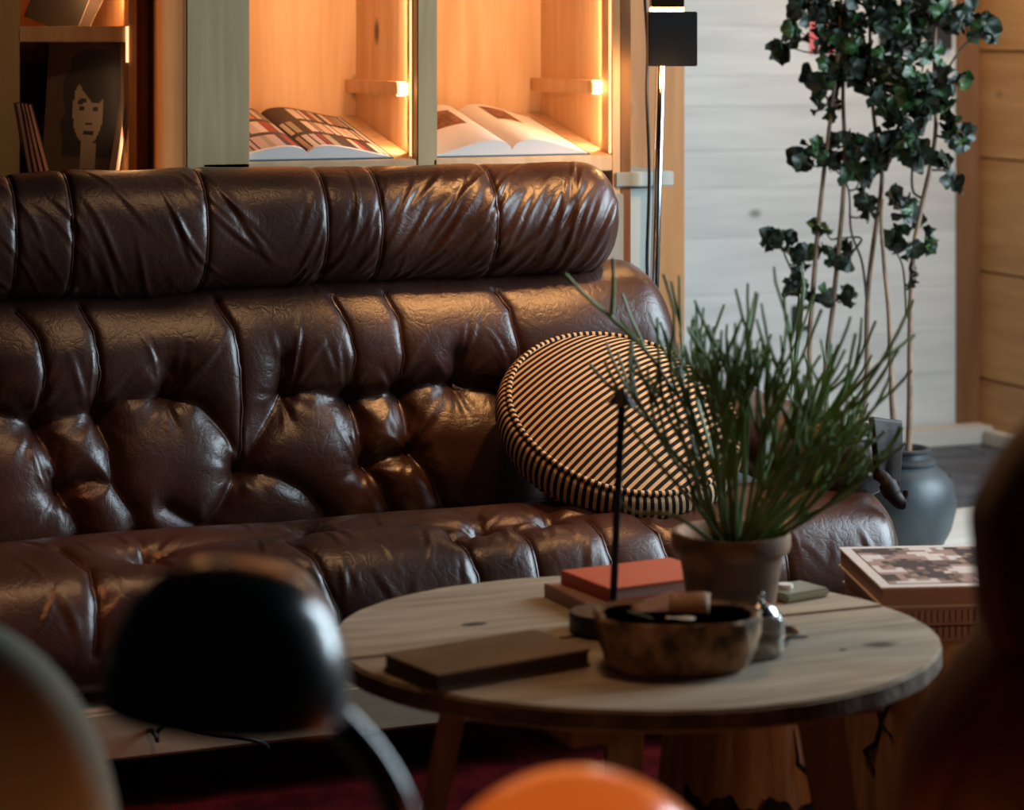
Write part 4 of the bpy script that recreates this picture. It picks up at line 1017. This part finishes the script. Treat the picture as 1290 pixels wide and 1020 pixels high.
# orange shell lamp
oD = 1.93; oc = W(728, 972, oD); ob = Vector((oc.x, oc.y, .45))
ol = thing('mushroom_lamp', 'glossy orange dome lamp glowing at the bottom edge', 'lamp', ob)
rz = oc.z-.45
shade = [(.132*math.sin(t), rz-.142+.142*math.cos(t)) for t in np.linspace(.001, PI/2, 20)]+[(.130, rz-.150), (.126, rz-.150)]
obj('shade', MB().lathe(shade, ob, 64), 'orange_shell', ol)
obj('stem', MB().lathe([(.035, .02), (.030, .06), (.008, .08), (.008, rz-.05)], ob, 32), 'orange_shell', ol)
light('POINT', 'mushroom_bulb', (ob.x, ob.y, ob.z+rz-.16), (0, 0, 0), 7, (1, .36, .12), .04)
obj('base', MB().lathe([(.085, .0005), (.085, .012), (.04, .022), (.0001, .022)], ob, 40), 'orange_shell', ol)
# olive armchair, back towards the camera
def rounded_back(name, parent, c, hw_, hh, dep, mat, n1=2.6, rotz=0.):
    mb = MB(); nu, nv = 64, 24; V = []
    sg = lambda v, p_: math.copysign(abs(v)**p_, v)
    for i in range(nv+1):
        ph = -PI/2+PI*i/nv
        for k in range(nu):
            a = 2*PI*k/nu; q = math.cos(ph)
            x = hw_*sg(math.cos(a), 2/n1)*abs(q)**.55; z = hh*sg(math.sin(a), 2/n1)*abs(q)**.55; y = dep*sg(math.sin(ph), .8)
            V.append(c+rt*(x*math.cos(rotz)-y*math.sin(rotz))+fw*(x*math.sin(rotz)+y*math.cos(rotz))+Vector((0, 0, z)))
    mb.add(V, [(i*nu+k, i*nu+(k+1) % nu, (i+1)*nu+(k+1) % nu, (i+1)*nu+k) for i in range(nv) for k in range(nu)]); mb.smooth = True
    return obj(name, mb, mat, parent)
aD = 2.25
ac = cw((-190-645)/F*aD, aD, 0)
ach = thing('armchair', 'olive suede armchair with a rounded back at the left foreground', 'chair', ac)
ztop = H-(758-HOR)/F*aD
rounded_back('backrest', ach, ac+Vector((0, 0, ztop-.30)), .252, .30, .075, 'olive')
rounded_back('seat', ach, ac+fw*-.28+Vector((0, 0, .33)), .25, .09, .26, 'olive', 4)
for sx in (-.18, .18):
    for sy in (-.42, -.02):
        q = ac+rt*sx+fw*sy; obj('leg', MB().tube([Vector((q.x, q.y, .013)), Vector((q.x, q.y, .28))], [.012, .018], 12), 'table_leg', ach)
# dark brown lounge chair at the right
rD = 2.20
rc = cw((1345-645)/F*rD, rD, 0)
lch = thing('lounge_chair', 'dark brown leather lounge chair, blurred at the right edge', 'chair', rc)
def cushion_from(name, poly, D, dep, mat):
    P_ = spline(poly+[poly[0]], 60)[0][:-1]; n = len(P_); c0 = P_.mean(0); mb = MB(); V = []; lay = [(-1, .72), (-.85, .88), (-.5, .97), (0, 1), (.5, .97), (.85, .88), (1, .72)]
    for y, s in lay:
        for p in P_: 
            q = c0+(p-c0)*(1-(1-s)*.35); V.append(W(q[0], q[1], D)+fw*(y*dep))
    mb.add(V, [(i*n+k, i*n+(k+1) % n, (i+1)*n+(k+1) % n, (i+1)*n+k) for i in range(len(lay)-1) for k in range(n)]+[tuple(range(n))[::-1], tuple((len(lay)-1)*n+k for k in range(n))]); mb.smooth = True
    return obj(name, mb, mat, lch)
cushion_from('headrest', [(1288,548),(1262,588),(1229,650),(1230,700),(1233,745),(1240,795),(1270,815),(1400,820),(1490,780),(1500,600),(1440,520),(1340,510)], rD, .06, 'brown_suede')
cushion_from('backrest', [(1250,790),(1212,840),(1160,915),(1140,980),(1133,1060),(1130,1250),(1180,1330),(1500,1340),(1560,1250),(1560,900),(1480,790)], rD+.02, .08, 'brown_suede')
rounded_back('seat', lch, rc+fw*-.30+Vector((0, 0, .34)), .24, .09, .25, 'brown_suede', 4)
for sx in (-.17, .17):
    for sy in (-.46, .0):
        q = rc+rt*sx+fw*sy; obj('leg', MB().tube([Vector((q.x, q.y, .013)), Vector((q.x, q.y, .30))], [.012, .018], 12), 'table_leg', lch)
